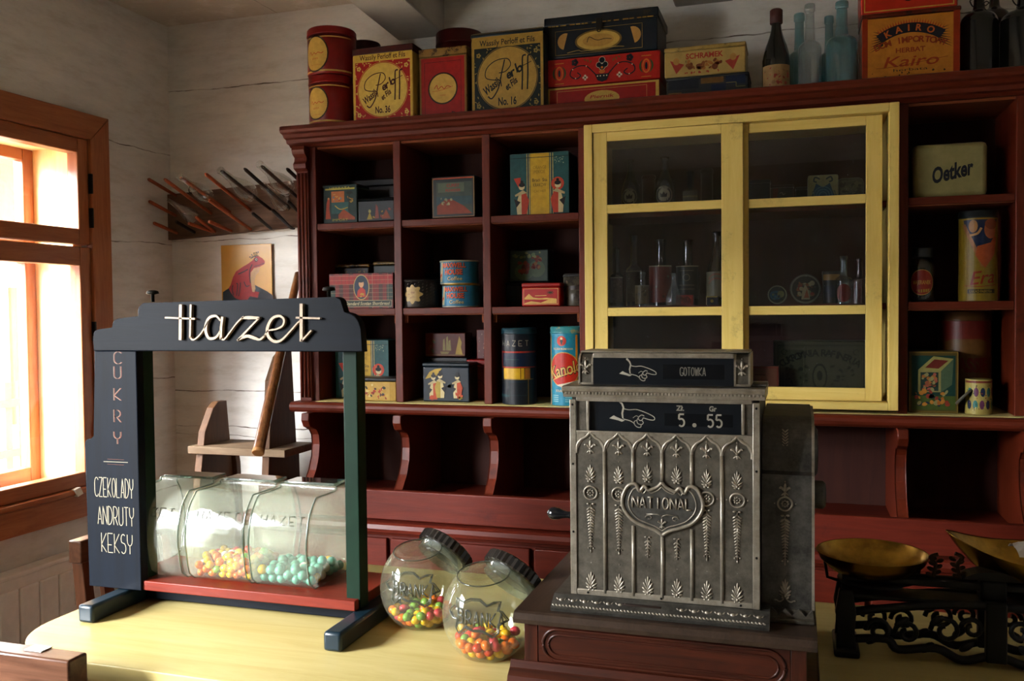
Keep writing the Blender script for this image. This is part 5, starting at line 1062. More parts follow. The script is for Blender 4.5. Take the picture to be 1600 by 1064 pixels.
# ---- sweets, every one an object of its own, settled by pushing spheres apart
def settle(inside, start, n, r, seed, it=260):
    rn = np.random.RandomState(seed); X = start(rn, n)
    for k in range(it):
        X[:, 2] -= .0011*(1-.7*k/it)
        for _ in range(2):
            D = X[:, None]-X[None]; d = np.sqrt((D**2).sum(2))+1e-9; np.fill_diagonal(d, 9); ov = np.clip(2*r-d, 0, None)
            stp = (D/d[..., None]*ov[..., None]*.35).sum(1); X += np.clip(stp, -.002, .002)
            X = inside(X)
    return X
def sweets(X, r, cols, wts, where, grp, nm, seed, sc3=(1.12, .95, .95)):
    rn = random.Random(seed); meshes = {}
    for c in cols:
        q = MB().m(mat('sweet_'+c[1], c[2], .25, var=.08, scale=90, coat=.0)); q.ball((0, 0, 0), r*sc3[0], r*sc3[1], r*sc3[2], 14, 9); bmesh.ops.recalc_face_normals(q.bm, faces=q.bm.faces)
        me = bpy.data.meshes.new(nm); q.bm.to_mesh(me); q.bm.free(); me.materials.append(q.mats[0]); meshes[c[1]] = me
    for p in X:
        c = rn.choices(cols, wts)[0]; o = bpy.data.objects.new(nm, meshes[c[1]]); COL.objects.link(o); o.location = p
        o.rotation_euler = (rn.uniform(-.6, .6), rn.uniform(-.6, .6), rn.uniform(0, PI))
        tag(o, '%s %s, one of the heap lying inside the %s' % (c[0], nm.replace('_', ' '), where), 'sweet', '%s %ss in the %s' % (c[0], nm.replace('_', ' '), where))
YC = [('yellow', 'yellow', '#dcae1c'), ('orange', 'orange', '#e06a16'), ('pink', 'pink', '#c83a4c'), ('green', 'green', '#6f9a3c'), ('red', 'red', '#c2301e'), ('white', 'white', '#e2dcc8')]
def ball_in(c, R):
    c = np.array(c)
    def f(X):
        V = X-c; V[:, 1] /= .84; V[:, 0] /= .91; d = np.sqrt((V**2).sum(1))+1e-9; k = np.minimum(1, (R)/d); V *= k[:, None]; V[:, 1] *= .84; V[:, 0] *= .91; X = V+c
        X[:, 2] = np.maximum(X[:, 2], CT+.0028+.0086); return X
    return f
rs = .0086
for c, wh, sd, wt in ((ja, 'left round jar', 3, (4, 2, 3, 3, 0, 0)), (jb, 'right round jar', 5, (4, 4, 2, 1.5, 1, 0))):
    X = settle(ball_in(c, RJ-.0035-rs), lambda rn, n: np.array(c)+np.c_[rn.uniform(-.05, .05, n), rn.uniform(-.05, .05, n), rn.uniform(-.055, .005, n)], 70, rs, sd)
    sweets(X, rs, YC, wt, wh, None, 'sugared_sweet', sd)
def jar_in(x0, x1, r):
    def f(X):
        X[:, 0] = np.clip(X[:, 0], x0+.0045+r, x1-.0045-r); z = X[:, 2]-ZJ; yf = np.interp(z, [0, .055, .105, .15], [1.562, 1.537, 1.535, 1.549]); X[:, 1] = np.clip(X[:, 1], yf+.0035+r, 1.712-r); X[:, 2] = np.maximum(X[:, 2], ZJ+.003+r); return X
    return f
def heap(x0, x1, top): return lambda rn, n: np.c_[rn.uniform(x0+.015, x1-.015, n), 1.56+np.abs(rn.normal(0, .04, n)), ZJ+.01+rn.uniform(0, top, n)]
rs2 = .0087
X = settle(jar_in(*JX[1], rs2), heap(*JX[1], .09), 165, rs2, 11, 240); sweets(X, rs2, YC, (7, 5, 0, .7, 1.6, 1.6), 'middle slanted jar', None, 'sugared_sweet', 12)
rs3 = .0100
GC = [('mint green', 'mint', '#5fa08c'), ('white', 'cream', '#ddd8c4'), ('yellow', 'yellow', '#dcae1c')]
X = settle(jar_in(*JX[2], rs3), heap(*JX[2], .05), 78, rs3, 21, 240); sweets(X, rs3, GC, (10, 1.6, .6), 'right slanted jar', None, 'round_dragee', 22, (1, 1, 1))
# ================================================================== TILL DRAWER BOX AND CASH REGISTER
OAK = wood('till_oak', '#471d0f', '#1a0a06', .4, 'x', 4.5, .3, coat=.3)
OAKV = wood('till_oak_v', '#4a2012', '#1c0c07', .4, 'z', 4.5, .3, coat=.3)
OAKT = wood('till_oak_top', '#3e2f25', '#221812', .45, 'y', 4.5, .3, coat=.35)
BX0, BX1, BYF, BYB, BT = -.412, .012, 1.345, 1.755, 1.080
box = thing('till_drawer_box', 'dark oak drawer box with a long rounded panel, carrying the metal cash register', 'wooden box', (0, 0, 0))
part('top_board', box, OAKT, lambda q: q.prism([(BYF-.014, BT-.017), (BYF-.016, BT-.010), (BYF-.010, BT-.002), (BYF-.004, BT), (BYB, BT), (BYB, BT-.017)], BX0-.014, BX1+.014, 'x'))
part('carcass', box, OAKV, lambda q: (q.box(BX0, BX1, BYF+.006, BYB-.01, .9805, BT-.0172, .001), q.box(BX0, BX0+.022, BYF, BYF+.0062, .985, BT-.0172, .001), q.box(BX1-.022, BX1, BYF, BYF+.0062, .985, BT-.0172, .001)))
fr = part('drawer_front', box, OAK, lambda q: q.box(BX0+.0225, BX1-.0225, BYF+.001, BYF+.0062, 1.000, BT-.020, .001))
def loop(q, ins, r, y):
    pts = rrect(BX0+.03+ins, 1.004+ins, BX1-.03-ins, BT-.026-ins, .0255-ins*.9, 8); q.tube([(x, y, z) for x, z in pts+[pts[0], pts[1]]], r, 8, False)
part('raised_moulding', fr, OAK, lambda q: (loop(q, 0, .0026, BYF+.0008), loop(q, .009, .0018, BYF+.0008)))
part('base_moulding', box, OAK, lambda q: (q.prism([(BYF+.002, .9505), (BYF-.024, .9505), (BYF-.026, .965), (BYF-.020, .981), (BYF-.008, .990), (BYF-.003, 1.0), (BYF+.002, 1.0)], BX0-.022, BX1+.022, 'x', smooth=False), q.box(BX0-.020, BX1+.020, BYF, BYB, .9505, .9803, .004)))

def pewter(key, c1, c2, rough=.42):
    m, n, l, b = node_mat(key)
    tc = n.new('ShaderNodeTexCoord'); nz = n.new('ShaderNodeTexNoise'); nz.inputs['Scale'].default_value = 35; nz.inputs['Detail'].default_value = 8; nz.inputs['Roughness'].default_value = .75; l.new(tc.outputs['Object'], nz.inputs['Vector'])
    r = n.new('ShaderNodeValToRGB'); r.color_ramp.elements[0].position = .32; r.color_ramp.elements[1].position = .66; r.color_ramp.elements[0].color = hexc(c2); r.color_ramp.elements[1].color = hexc(c1); l.new(nz.outputs['Fac'], r.inputs[0])
    l.new(r.outputs[0], b.inputs['Base Color'])
    b.inputs['Metallic'].default_value = .6; b.inputs['Roughness'].default_value = rough
    n3 = n.new('ShaderNodeTexNoise'); n3.inputs['Scale'].default_value = 420; n3.inputs['Detail'].default_value = 2; l.new(tc.outputs['Object'], n3.inputs['Vector'])
    bp = n.new('ShaderNodeBump'); bp.inputs['Strength'].default_value = .28; bp.inputs['Distance'].default_value = .0008; l.new(n3.outputs['Fac'], bp.inputs['Height']); l.new(bp.outputs[0], b.inputs['Normal'])
    return m
PF = pewter('pewter_field', '#6a6458', '#3f3b33', .50); PR = pewter('pewter_raised', '#aaa191', '#7a7264', .36); PD = pewter('pewter_dark', '#5c5a54', '#2e2c28', .45)
DG_ = mat('indicator_black', '#0d1218', .3, var=.02)
reg = thing('cash_register', 'ornate nickel cash register with pointing hand indicators, embossed column front and price flags', 'cash register', (0, 0, 0))
RYF = 1.38
def rp(px, py, y=RYF): q = P(px, py, 1, y); return q.x, q.z
X0, Z0r = rp(891, 935); X1, Z1r = rp(1186, 966); Zt = rp(890, 612)[1]
X0, X1 = -.344, -.054; ZB0 = 1.0865; ZSH = rp(1000, 675)[1]; ZCAP = rp(1000, 622)[1]
def kx(px): return X0+(px-891)/(1186-891)*(X1-X0)
def kz(py): return ZCAP-(py-622)/(945-622)*(ZCAP-(ZB0+.006))
# plinth base
part('base_plinth', reg, PD, lambda q: (q.prism([(1.75, BT+.0006), (RYF-.030, BT+.0006), (RYF-.032, BT+.006), (RYF-.026, BT+.0095), (RYF-.020, BT+.0135), (RYF-.010, BT+.0195), (RYF-.006, BT+.0215), (1.75, BT+.0215)], X0-.026, X1+.014, 'x')))
ZP = BT+.0205
def rope(q):
    n = 60
    for i in range(n):
        x = X0-.024+(X1+.012-X0+.022)*i/n; q.ball((x+.0025, RYF-.0268, BT+.0092), .0036, .0016, .0016, 6, 4, Matrix.Rotation(.6, 3, 'Y'))
    for i in range(17):
        if 6 <= i <= 9: continue
        x = X0-.012+(X1-X0+.02)*i/16.5; q.ball((x, RYF-.0165, BT+.0150), .0040, .0030, .0028, 8, 5); q.tube([(x-.0075+.015*j/6, RYF-.0158-.0012*math.sin(PI*j/6), BT+.0178-.0052*math.sin(PI*j/6)) for j in range(7)], .0010, 5)
part('base_ornament', reg, PR, rope)
part('base_cloth_strip', reg, mat('nameplate_dark', '#2b1c14', .5, .3), lambda q: q.box(X0+.085, X0+.145, RYF-.0175, RYF-.010, BT+.0115, BT+.0175, .001))
# main body block and front panel
part('body', reg, PD, lambda q: q.prism([(RYF+.004, ZP), (1.70, ZP), (1.70, ZSH-.02), (1.62, ZCAP), (RYF+.012, ZCAP), (RYF+.012, ZSH-.004), (RYF+.004, ZSH-.006)], X0+.001, X1-.001, 'x'))
part('front_panel', reg, PF, lambda q: q.box(X0, X1, RYF, RYF+.0042, ZP+.001, ZSH, .0006))
# raised frame: outer border, six pointed arches, ribs, shield
def fz(z): return z
RIB = MB().m(PR)
def rib(pts, r, y=RYF, fl=.6, closed=False): 
    pts = [(x, y, z) for x, z in pts]; RIB.tube(pts, r, 8, True)
xl, xr = X0+.0045, X1-.0045; zb, zt = ZP+.006, ZSH-.002
RIB.box(X0, X0+.0105, RYF-.0022, RYF+.001, ZP+.001, ZCAP-.004, .001); RIB.box(X1-.0105, X1, RYF-.0022, RYF+.001, ZP+.001, ZCAP-.004, .001); RIB.box(X0+.0104, X1-.0104, RYF-.0021, RYF+.001, ZP+.0012, ZP+.0105, .001)
fx0, fx1 = X0+.0105, X1-.0105; cw = (fx1-fx0)/6
shc = (fx0+fx1)/2; zs = kz(790)       # shield centre
def shield(s):
    k = .0615*s; h = .040*s
    half = [(0, h*.98), (.09*k, h*.82), (.20*k, h*.72), (.34*k, h*.66), (.44*k, h*.80), (.56*k, h*.60), (.66*k, h*.86), (.84*k, h*.80), (.97*k, h*.45), (1.0*k, h*.08), (.90*k, -h*.28), (.70*k, -h*.58), (.42*k, -h*.76), (.18*k, -h*.88), (0, -h*1.06)]
    r = smooth(half, 4); return [(shc+x, zs+z) for x, z in r]+[(shc-x, zs+z) for x, z in r[::-1]]
SHB = shield(1.0)
sz_top = lambda x: zs+.030; sz_bot = lambda x: zs-(.040-.22*abs(x-shc)*.8)
for i in range(7):
    x = fx0+cw*i
    if 0 < i < 6:
        if i in (2, 3, 4):
            rib([(x, zt-.030), (x, zs+(.0315 if i != 3 else .038))], .0030); rib([(x, zs-(.031 if i != 3 else .042)), (x, zb)], .0030)
        else: rib([(x, zt-.030), (x, zb)], .0030)
for i in range(6):
    a0, a1 = fx0+cw*i, fx0+cw*(i+1); m_ = (a0+a1)/2
    rib(smooth([(a0+.0005, zt-.034), (a0+.0012, zt-.022), (a0+cw*.16, zt-.013), (a0+cw*.34, zt-.008), (m_, zt-.000)], 5), .0024); rib(smooth([(m_, zt-.000), (a1-cw*.34, zt-.008), (a1-cw*.16, zt-.013), (a1-.0012, zt-.022), (a1-.0005, zt-.034)], 5), .0024)
RIB.box(fx0, fx1, RYF-.0018, RYF+.001, zt-.004, zt+.002, .0008)
for i in range(7):
    x = fx0+cw*i; w1 = .006 if 0 < i < 6 else 0
    RIB.prism([(max(fx0, x-cw*.34), zt-.002), (max(fx0, x-.003), zt-.026), (min(fx1, x+.003), zt-.026), (min(fx1, x+cw*.34), zt-.002)], RYF-.0012, RYF+.001, 'y')
RIB.build('raised_ribs', reg)
part('shield_plate', reg, PD, lambda q: q.prism(SHB[:-1], RYF-.0030, RYF+.001, 'y'))
part('shield_rim', reg, PR, lambda q: (q.tube([(x, RYF-.0032, z) for x, z in SHB+[SHB[0]]], .0028, 8, False), q.tube([(x, RYF-.0032, z) for x, z in (lambda s: s+[s[0]])(shield(.84))], .0010, 6, False)))
def relief_text(q, s, cx, cz, h, wid, y0, y1, bold=.0, gap=None):
    V, F = text_mesh(s, bold); x0 = min(v[0] for v in V); x1 = max(v[0] for v in V); kx_ = wid/(x1-x0)
    for y in (y0, y1):
        vs = [q.bm.verts.new((cx+(x-(x0+x1)/2)*kx_, y, cz+(v-.5)*h)) for x, v in V]; fs = []
        for f in F:
            try: fs.append(q.bm.faces.new([vs[i] for i in f]))
            except ValueError: pass
        q._fin(fs)
def relief_line(q, s, cx, cz, h, wid, r, y, gap=.35):
    n = len(s); cw_ = wid/(n+gap*(n-1)); x = cx-wid/2
    for ch in s:
        for st0 in SF[ch]:
            for st_ in split_sharp(st0): q.tube([(x+p[0]*cw_, y, cz-h/2+p[1]*h/2) for p in st_], r, 6)
        x += cw_*(1+gap)
part('raised_lettering', reg, PR, lambda q: relief_line(q, 'NATIONAL', shc, zs+.007, .0170, .091, .0014, RYF-.0036, .30))
def scroll(q, s):
    q.tube([(shc+s*(.020+.0058*math.cos(t)*(1-t/9)), RYF-.0036, zs-.0165+.0045*math.sin(t)*(1-t/9)) for t in [j*.5 for j in range(12)]], .0008, 5); q.tube([(shc+s*.024, RYF-.0036, zs-.011), (shc+s*.007, RYF-.0036, zs-.0105), (shc, RYF-.0036, zs-.013)], .0008, 5)
# castings: fleur-de-lis, palmette, rosette, pendant garland
def petal(q, x, z, L, w, ang, y, t=.0022):
    M = Matrix.Rotation(-ang, 3, 'Y'); c = Vector((x, y, z))+M @ Vector((0, 0, L/2)); q.ball(c, w, t, L/2, 6, 6, M)
def fleur(q, x, z, s, y=None):
    y = RYF if y is None else y
    petal(q, x, z-.002*s, .016*s, .0026*s, 0, y); q.ball((x, y-.001, z+.0165*s), .0012*s, .0012, .0016*s, 6, 4)
    for k in (-1, 1):
        petal(q, x, z, .0115*s, .0021*s, k*.75, y); q.ball((x+k*.0078*s, y-.001, z+.0060*s), .0021*s, .0018, .0021*s, 6, 5); petal(q, x, z-.002*s, .008*s, .0016*s, k*2.3, y)
    petal(q, x, z-.001*s, .0085*s, .0026*s, PI, y); q.ball((x, y-.0018, z), .0026*s, .0016, .0014*s, 6, 4)
def palmette(q, x, z, s, y=None):
    y = RYF if y is None else y
    petal(q, x, z+.004*s, .021*s, .0016*s, 0, y)
    for k in (-1, 1):
        for a_, L_, o_ in ((.30, .0195, .002), (.58, .0165, .001), (.90, .0135, -.001), (1.25, .0105, -.002)): petal(q, x+k*.0018*s, z+o_*s, L_*s, .0019*s, k*a_, y)
        q.ball((x+k*.003*s, y-.0012, z-.003*s), .0024*s, .0018, .0020*s, 6, 5)
    q.ball((x, y-.002, z), .0022*s, .0018, .0028*s, 6, 5)
def palm_foot(q, x, z, s, y=None):
    y = RYF if y is None else y
    palmette(q, x, z, s, y)
    for k in (-1, 1):
        q.tube([(x+k*(.001+.011*s*j/6), y-.0008, z-.004*s-.0055*s*math.sin(PI*j/7.5)) for j in range(7)], .0011*s, 5); q.ball((x+k*.0135*s, y-.0008, z-.0075*s), .0014*s, .0014, .0014*s, 6, 4)
def rosette(q, x, z, s, y=None):
    y = RYF if y is None else y
    q.tube([(x+.0105*s*math.cos(t), y-.001, z+.0105*s*math.sin(t)) for t in [j*PI/12 for j in range(25)]], .0015*s, 6, False)
    q.ball((x, y-.002, z), .0016*s, .0016, .0016*s, 6, 5)
    for j in range(8): t = j*PI/4; q.ball((x+.0044*s*math.cos(t), y-.0006, z+.0044*s*math.sin(t)), .0018*s, .0016, .0018*s, 6, 4)
    for k in (-1, 1): q.ball((x+k*.0155*s, y-.0004, z), .0012*s, .0012, .0012*s, 5, 4)
def pendant(q, x, z, L, s, y=None):
    y = RYF if y is None else y; n = int(L/.0052)
    q.tube([(x, y-.001, z), (x, y-.001, z-L)], .0009, 5)
    for k in (-1, 1):
        q.ball((x+k*.0040*s, y-.0012, z+.0005), .0030*s, .0018, .0018*s, 6, 4)
        for j in range(n):
            f = 1-.55*j/n; petal(q, x+k*.0012, z-.004-L*.88*j/n, .0105*s*f, .0019*s*f, k*(PI-.95), y, .0024)
        q.ball((x+k*.0040*s, y-.0008, z-L*.93), .0015*s, .0013, .0015*s, 5, 4)
    q.ball((x, y-.0008, z-L), .0014*s, .0013, .0026*s, 6, 4)
for i in range(6):
    O = MB().m(PR); x = fx0+cw*(i+.5); mid = i in (2, 3)
    fleur(O, x, kz(703), 1.0); O.ball((x, RYF-.0006, kz(722)), .0010, .001, .0010, 5, 4); palmette(O, x, kz(752 if not mid else 748), .98)
    if not mid:
        rosette(O, x, kz(773), 1.0); pendant(O, x, kz(791), kz(791)-kz(866), 1.0)
    else: pendant(O, x, kz(838), kz(838)-kz(868), .8)
    O.ball((x, RYF-.0006, kz(884)), .0010, .001, .0010, 5, 4); palm_foot(O, x, kz(924), 1.05); O.build('cast_ornament', reg)
O = MB().m(PR); fleur(O, shc, zs-.026, .7, RYF-.0030)
for k in (-1, 1): scroll(O, k)
O.build('shield_ornament', reg)
def screws(q):
    for x, z in ((X0+.005, kz(728)), (X0+.005, kz(836)), (X1-.005, kz(728)), (X1-.005, kz(858)), (X0+.005, kz(634)), (X1-.005, kz(634)), (X0+.028, ZP+.0055), (shc-.002, ZP+.0055), (X1-.028, ZP+.0055)): q.ball((x, RYF-.0026, z), .0019, .0012, .0019, 8, 5)
part('screws', reg, DK, screws)
# price window (raked slightly back) and dentil cornice
wz0, wz1 = ZSH+.003, ZCAP-.005
iw0, iw1 = kx(922), kx(1160)
part('window_housing', reg, PF, lambda q: q.box(X0+.0105, iw0, RYF+.002, RYF+.008, ZSH, ZCAP-.002, .0006)); part('window_housing', reg, PF, lambda q: q.box(iw1, X1-.0105, RYF+.002, RYF+.008, ZSH, ZCAP-.002, .0006))
part('window_frame', reg, PR, lambda q: (q.box(iw0-.0035, iw0+.001, RYF-.001, RYF+.009, ZSH, ZCAP-.002, .001), q.box(iw1-.001, iw1+.0035, RYF-.001, RYF+.009, ZSH, ZCAP-.002, .001), q.box(X0+.0105, X1-.0105, RYF-.001, RYF+.009, ZCAP-.0065, ZCAP, .001)))
pl = part('price_indicator', reg, DG_, lambda q: q.box(iw0, iw1, RYF+.006, RYF+.0095, ZSH, ZCAP-.0065))
def hand(a, cx, cz, s, c='#b9b4a4'):
    def S(p, w=.0012, sm=True): a.stroke(smooth([(cx+x*s, cz+y*s) for x, y in p], 5) if sm else [(cx+x*s, cz+y*s) for x, y in p], w, c, keep=True)
    a.poly([(cx+x*s, cz+y*s) for x, y in ((-1.0, .06), (-.80, .20), (-.70, .14), (-.30, -.02), (-.44, -.08), (-.6, -.02))], c, keep=True)
    a.poly([(cx+x*s, cz+y*s) for x, y in ((-.56, .95), (-.62, .84), (-.46, .70), (-.40, .55), (-.46, .30), (-.42, .08), (-.36, .06), (-.38, .30), (-.32, .55), (-.38, .72))], c, keep=True)
    S([(-.34, .50), (-.10, .46), (.20, .48), (.50, .40), (.80, .28), (1.0, .16), (1.0, .04), (.80, .04), (.52, .12)])
    S([(.52, .12), (.46, .02), (.36, .0), (.30, .12), (.44, .24), (.56, .20)]); S([(.46, .0), (.52, -.10), (.44, -.18), (.28, -.14), (.24, .0), (.30, .10)]); S([(.42, -.18), (.40, -.30), (.26, -.30), (.14, -.20), (.12, -.06), (.22, .0)])
    S([(-.36, .04), (-.10, -.02), (.06, -.10), (.16, -.22)]); S([(.06, .10), (.20, .20), (.30, .16)], .0007); a.k += 1
a = Art(flat_warp(RYF+.0058)); zc = (ZSH+ZCAP)/2-.002
a.k = 1; hand(a, kx(990), zc-.007, .0350)
a.rect(kx(1042), zc-.014, kx(1146), zc+.005, '#0a0e14')
a.text('Zł.', kx(1066), zc+.0135, .0075, '#a9a596', .012, bold=.03); a.text('Gr', kx(1116), zc+.0135, .0075, '#a9a596', .011, bold=.03)
for px in (1068,): a.line('5', kx(px), zc-.005, .0185, '#b5b0a0', .0085, .0026)
for px in (1112, 1125): a.line('5', kx(px), zc-.005, .0185, '#b5b0a0', .0085, .0026)
a.disc(kx(1088), zc-.012, .0032, '#a39c8c', n=16)
a.build('price_markings', reg)
part('cornice', reg, PR, lambda q: (q.prism([(RYF-.010, ZCAP+.0105), (RYF-.012, ZCAP+.014), (RYF-.012, ZCAP+.0175), (1.50, ZCAP+.0195), (1.50, ZCAP), (RYF-.001, ZCAP), (RYF-.003, ZCAP+.006)], X0-.010, X1+.008, 'x', bev=.0006), [q.box(X0-.006+.0054*i, X0-.0025+.0054*i, RYF-.0075, RYF-.001, ZCAP+.0045, ZCAP+.0100, .0004) for i in range(56)]))
part('cornice_lever', reg, PD, lambda q: q.box(X1-.012, X1+.010, RYF+.01, RYF+.05, ZCAP+.0195, ZCAP+.0235, .001))
# top indicator housing
HZ0, HZ1 = ZCAP+.0195, ZCAP+.0195+.0500; hx0, hx1 = kx(905), kx(1172); HY = RYF+.004
hw = (hx1-hx0)
cheek = [(HY, HZ0), (HY, HZ1-.018)]+arc(HY+.018, HZ1-.018, .018, 180, 90, 6)+[(HY+.075, HZ1), (HY+.085, HZ1-.01), (HY+.085, HZ0)]
part('upper_housing', reg, PD, lambda q: q.prism(cheek, hx0+.024, hx1-.024, 'x'))
for s_, (a0, a1) in enumerate(((hx0, hx0+.0238), (hx1-.0238, hx1))):
    ck = part('housing_cheek', reg, PR, lambda q: (q.prism([(y-.0015 if y < HY+.02 else y, z) for y, z in cheek], a0, a0+.003, 'x'), q.prism([(y-.0015 if y < HY+.02 else y, z) for y, z in cheek], a1-.003, a1, 'x'), q.box(a0, a1, HY-.0015, HY+.01, HZ0, HZ0+.0035, .0005)))
    part('cheek_field', ck, PF, lambda q: q.prism([(y+.0006 if y < HY+.02 else y, z-.0004) for y, z in cheek], a0+.003, a1-.003, 'x'))
    part('cheek_fleur', ck, PR, lambda q: fleur(q, (a0+a1)/2, HZ0+.025, 1.0, HY-.0005))
part('top_rail', reg, PR, lambda q: q.box(hx0+.002, hx1-.002, HY+.008, HY+.085, HZ1, HZ1+.0028, .001))
part('cash_indicator', reg, DG_, lambda q: q.box(hx0+.024, hx1-.024, HY-.0010, HY+.001, HZ0+.001, HZ1-.0075))
part('indicator_top_rim', reg, PR, lambda q: q.box(hx0+.024, hx1-.024, HY-.003, HY+.016, HZ1-.0078, HZ1, .0012))
a = Art(flat_warp(HY-.0012)); zc = (HZ0+HZ1)/2-.003; hand(a, kx(1000), zc-.006, .0285)
a.rect(kx(1040), zc-.012, kx(1134), zc+.011, '#0a0e14'); a.frame(kx(1040), zc-.012, kx(1134), zc+.011, .0004, '#2a2f34'); a.line('GOTOWKA', kx(1086), zc, .0125, '#8f8b80', .038, .0013, .35)
a.build('cash_markings', reg)
# printer side unit on the right
sxa, sxb = X1+.001, X1+.0775; SYF = RYF+.030
zs0, zs1, zs2 = ZP-.004, P(1230, 742, 1, SYF).z, P(1230, 657, 1, SYF).z
part('side_unit', reg, PD, lambda q: (q.prism([(SYF, zs0), (SYF, zs1), (SYF+.010, zs1+.004)]+smooth([(SYF+.010, zs1+.006), (SYF+.018, zs2-.03), (SYF+.035, zs2-.008), (SYF+.06, zs2)], 4)+[(1.66, zs2), (1.66, zs0)], sxa, sxb-.004, 'x'),))
part('side_unit_edge', reg, PR, lambda q: q.prism([(SYF-.002, zs0), (SYF-.002, zs1), (SYF+.008, zs1+.004)]+smooth([(SYF+.008, zs1+.006), (SYF+.016, zs2-.029), (SYF+.034, zs2-.007), (SYF+.06, zs2+.001)], 4)+[(1.62, zs2+.001), (1.62, zs0)], sxb-.004, sxb, 'x'))
part('side_unit_foot', reg, PF, lambda q: (q.box(sxa, sxb, SYF-.018, SYF+.02, BT+.0006, BT+.006, .001), q.prism([(sxa+.002, BT+.006), (sxb-.001, BT+.006), (sxb-.003, BT+.020), (sxb-.012, BT+.010), (sxb-.022, BT+.020), (sxb-.032, BT+.010), (sxb-.042, BT+.020), (sxb-.052, BT+.010), (sxb-.062, BT+.020)], SYF-.010, SYF-.003, 'y'), q.box(sxa, sxb, SYF-.003, 1.66, BT+.0008, zs0+.001)))
def sideorn(q):
    x = (sxa+sxb)/2-.004; y = SYF
    q_z = lambda py: P(1230, py, 1, SYF).z
    fleur(q, x, q_z(768), .9, y); rosette(q, x, q_z(787), .98, y); pendant(q, x, q_z(806), q_z(806)-q_z(882), 1.0, y); palm_foot(q, x, q_z(930), 1.05, y)
    for k in (-1, 1):
        for j in range(12): petal(q, x+k*.001, q_z(730)+.0045*j, .008, .0012, k*.8, SYF+.0125+.0006*j, .001)
part('side_ornament', reg, PR, sideorn)
part('side_knob', reg, PD, lambda q: (q.lathe([(.020, 0), (.022, .003), (.022, .016), (.018, .02), (.006, .021)], (sxb-.002, 1.50, zs1-.045), 26, (1, 0, 0)), q.lathe([(.040, 0), (.042, .004), (.036, .009), (.01, .010)], (sxb-.002, 1.56, zs1+.015), 30, (1, 0, 0))))
# left-hand crank handle
hx, hz_ = rp(857, 801, 1.45)
part('crank_handle', reg, mat('black_grip', '#101216', .15, coat=.6), lambda q: q.lathe([(.001, -.003), (.006, 0), (.0095, .004), (.0108, .010), (.0095, .018), (.0065, .026), (.0055, .034), (.0065, .042)], (hx, 1.45, hz_), 20, (1, 0, -.04)))
part('crank_shaft', reg, PD, lambda q: q.lathe([(.0045, .036), (.0045, .08)], (hx, 1.45, hz_), 12, (1, 0, -.04)))

# ================================================================== BALANCE SCALES
IRON = mat('cast_iron', '#141416', .45, .4, var=.1, scale=40, bump=.15)
BRASS = mat('brass', '#c0963e', .27, 1, var=.14, scale=16, col2='#80602a')
SYc = 1.68
scl = thing('balance_scales', 'black cast-iron counter balance scales with ornate open base and brass pans', 'scales', (0, 0, 0))
SX0, SX1 = .063, .56
def sbase(q):
    for x in (SX0, SX1-.034):
        q.box(x-.004, x+.038, SYc-.055, SYc+.055, CT+.0003, CT+.014, .004)
        for y in (SYc-.035, SYc+.035):
            q.prism([(x, CT+.014), (x+.032, CT+.014), (x+.028, CT+.05), (x+.033, CT+.075), (x+.026, CT+.115), (x+.005, CT+.115), (x-.002, CT+.075), (x+.004, CT+.05)], y-.008, y+.008, 'y', bev=.002)
    xc = (SX0+SX1)/2
    for y in (SYc-.035, SYc+.035):
        q.tube([(SX0+.02+(SX1-SX0-.04)*j/16, y, CT+.075+.030*math.sin(PI*j/16)) for j in range(17)], .0075, 8)
        q.tube(smooth([(SX0+.02, y, CT+.028), (SX0+.08, y, CT+.034), (SX0+.10, y, CT+.018), (xc-.09, y, CT+.026), (xc-.05, y, CT+.010), (xc, y, CT+.022), (xc+.05, y, CT+.010), (xc+.09, y, CT+.026), (SX1-.08, y, CT+.034), (SX1-.02, y, CT+.028)], 5), .0075, 8)
        q.box(xc-.016, xc+.016, y-.010, y+.008, CT+.012, CT+.112, .003)
        for s in (-1, 1):
            for cx, cz, R_, tw in ((.075, .058, .024, 1), (.135, .048, .020, -1), (.035, .065, .018, -1), (.18, .048, .022, 1)):
                q.tube([(xc+s*(cx+R_*(1-t/11)*math.cos(t*tw)), y-.002, CT+cz+R_*(1-t/11)*math.sin(t)) for t in [j*.45 for j in range(18)]], .0042, 6)
            for cx, cz in ((.10, .075), (.155, .068), (.055, .036), (.115, .028), (.20, .034)): petal(q, xc+s*cx, CT+cz-.010, .028, .007, s*.9, y-.003, .004)
    q.box(SX0+.01, SX1-.01, SYc-.03, SYc+.03, CT+.098, CT+.106, .003)
part('base_frame', scl, IRON, sbase)
part('beam', scl, IRON, lambda q: (q.box(SX0+.01, SX1-.01, SYc-.018, SYc-.006, CT+.124, CT+.137, .003), q.box(SX0+.01, SX1-.01, SYc+.006, SYc+.018, CT+.124, CT+.137, .003), q.box((SX0+SX1)/2-.02, (SX0+SX1)/2+.02, SYc-.02, SYc+.02, CT+.106, CT+.142, .004), q.prism(arc((SX0+SX1)/2, CT+.135, .05, 20, 160, 10, .022), SYc-.02, SYc+.02, 'y')))
pcx, pcy = P(1362, 850, 1, 1.70).x, 1.70
PZ = 1.118
pan = part('round_pan', scl, BRASS, lambda q: q.lathe([(.001, PZ-.043), (.040, PZ-.042), (.070, PZ-.030), (.088, PZ-.012), (.0925, PZ), (.0935, PZ+.001), (.0925, PZ+.0015), (.0915, PZ), (.086, PZ-.013), (.068, PZ-.030), (.038, PZ-.0405), (.001, PZ-.0415)], (pcx, pcy, 0), 48, cap=False))
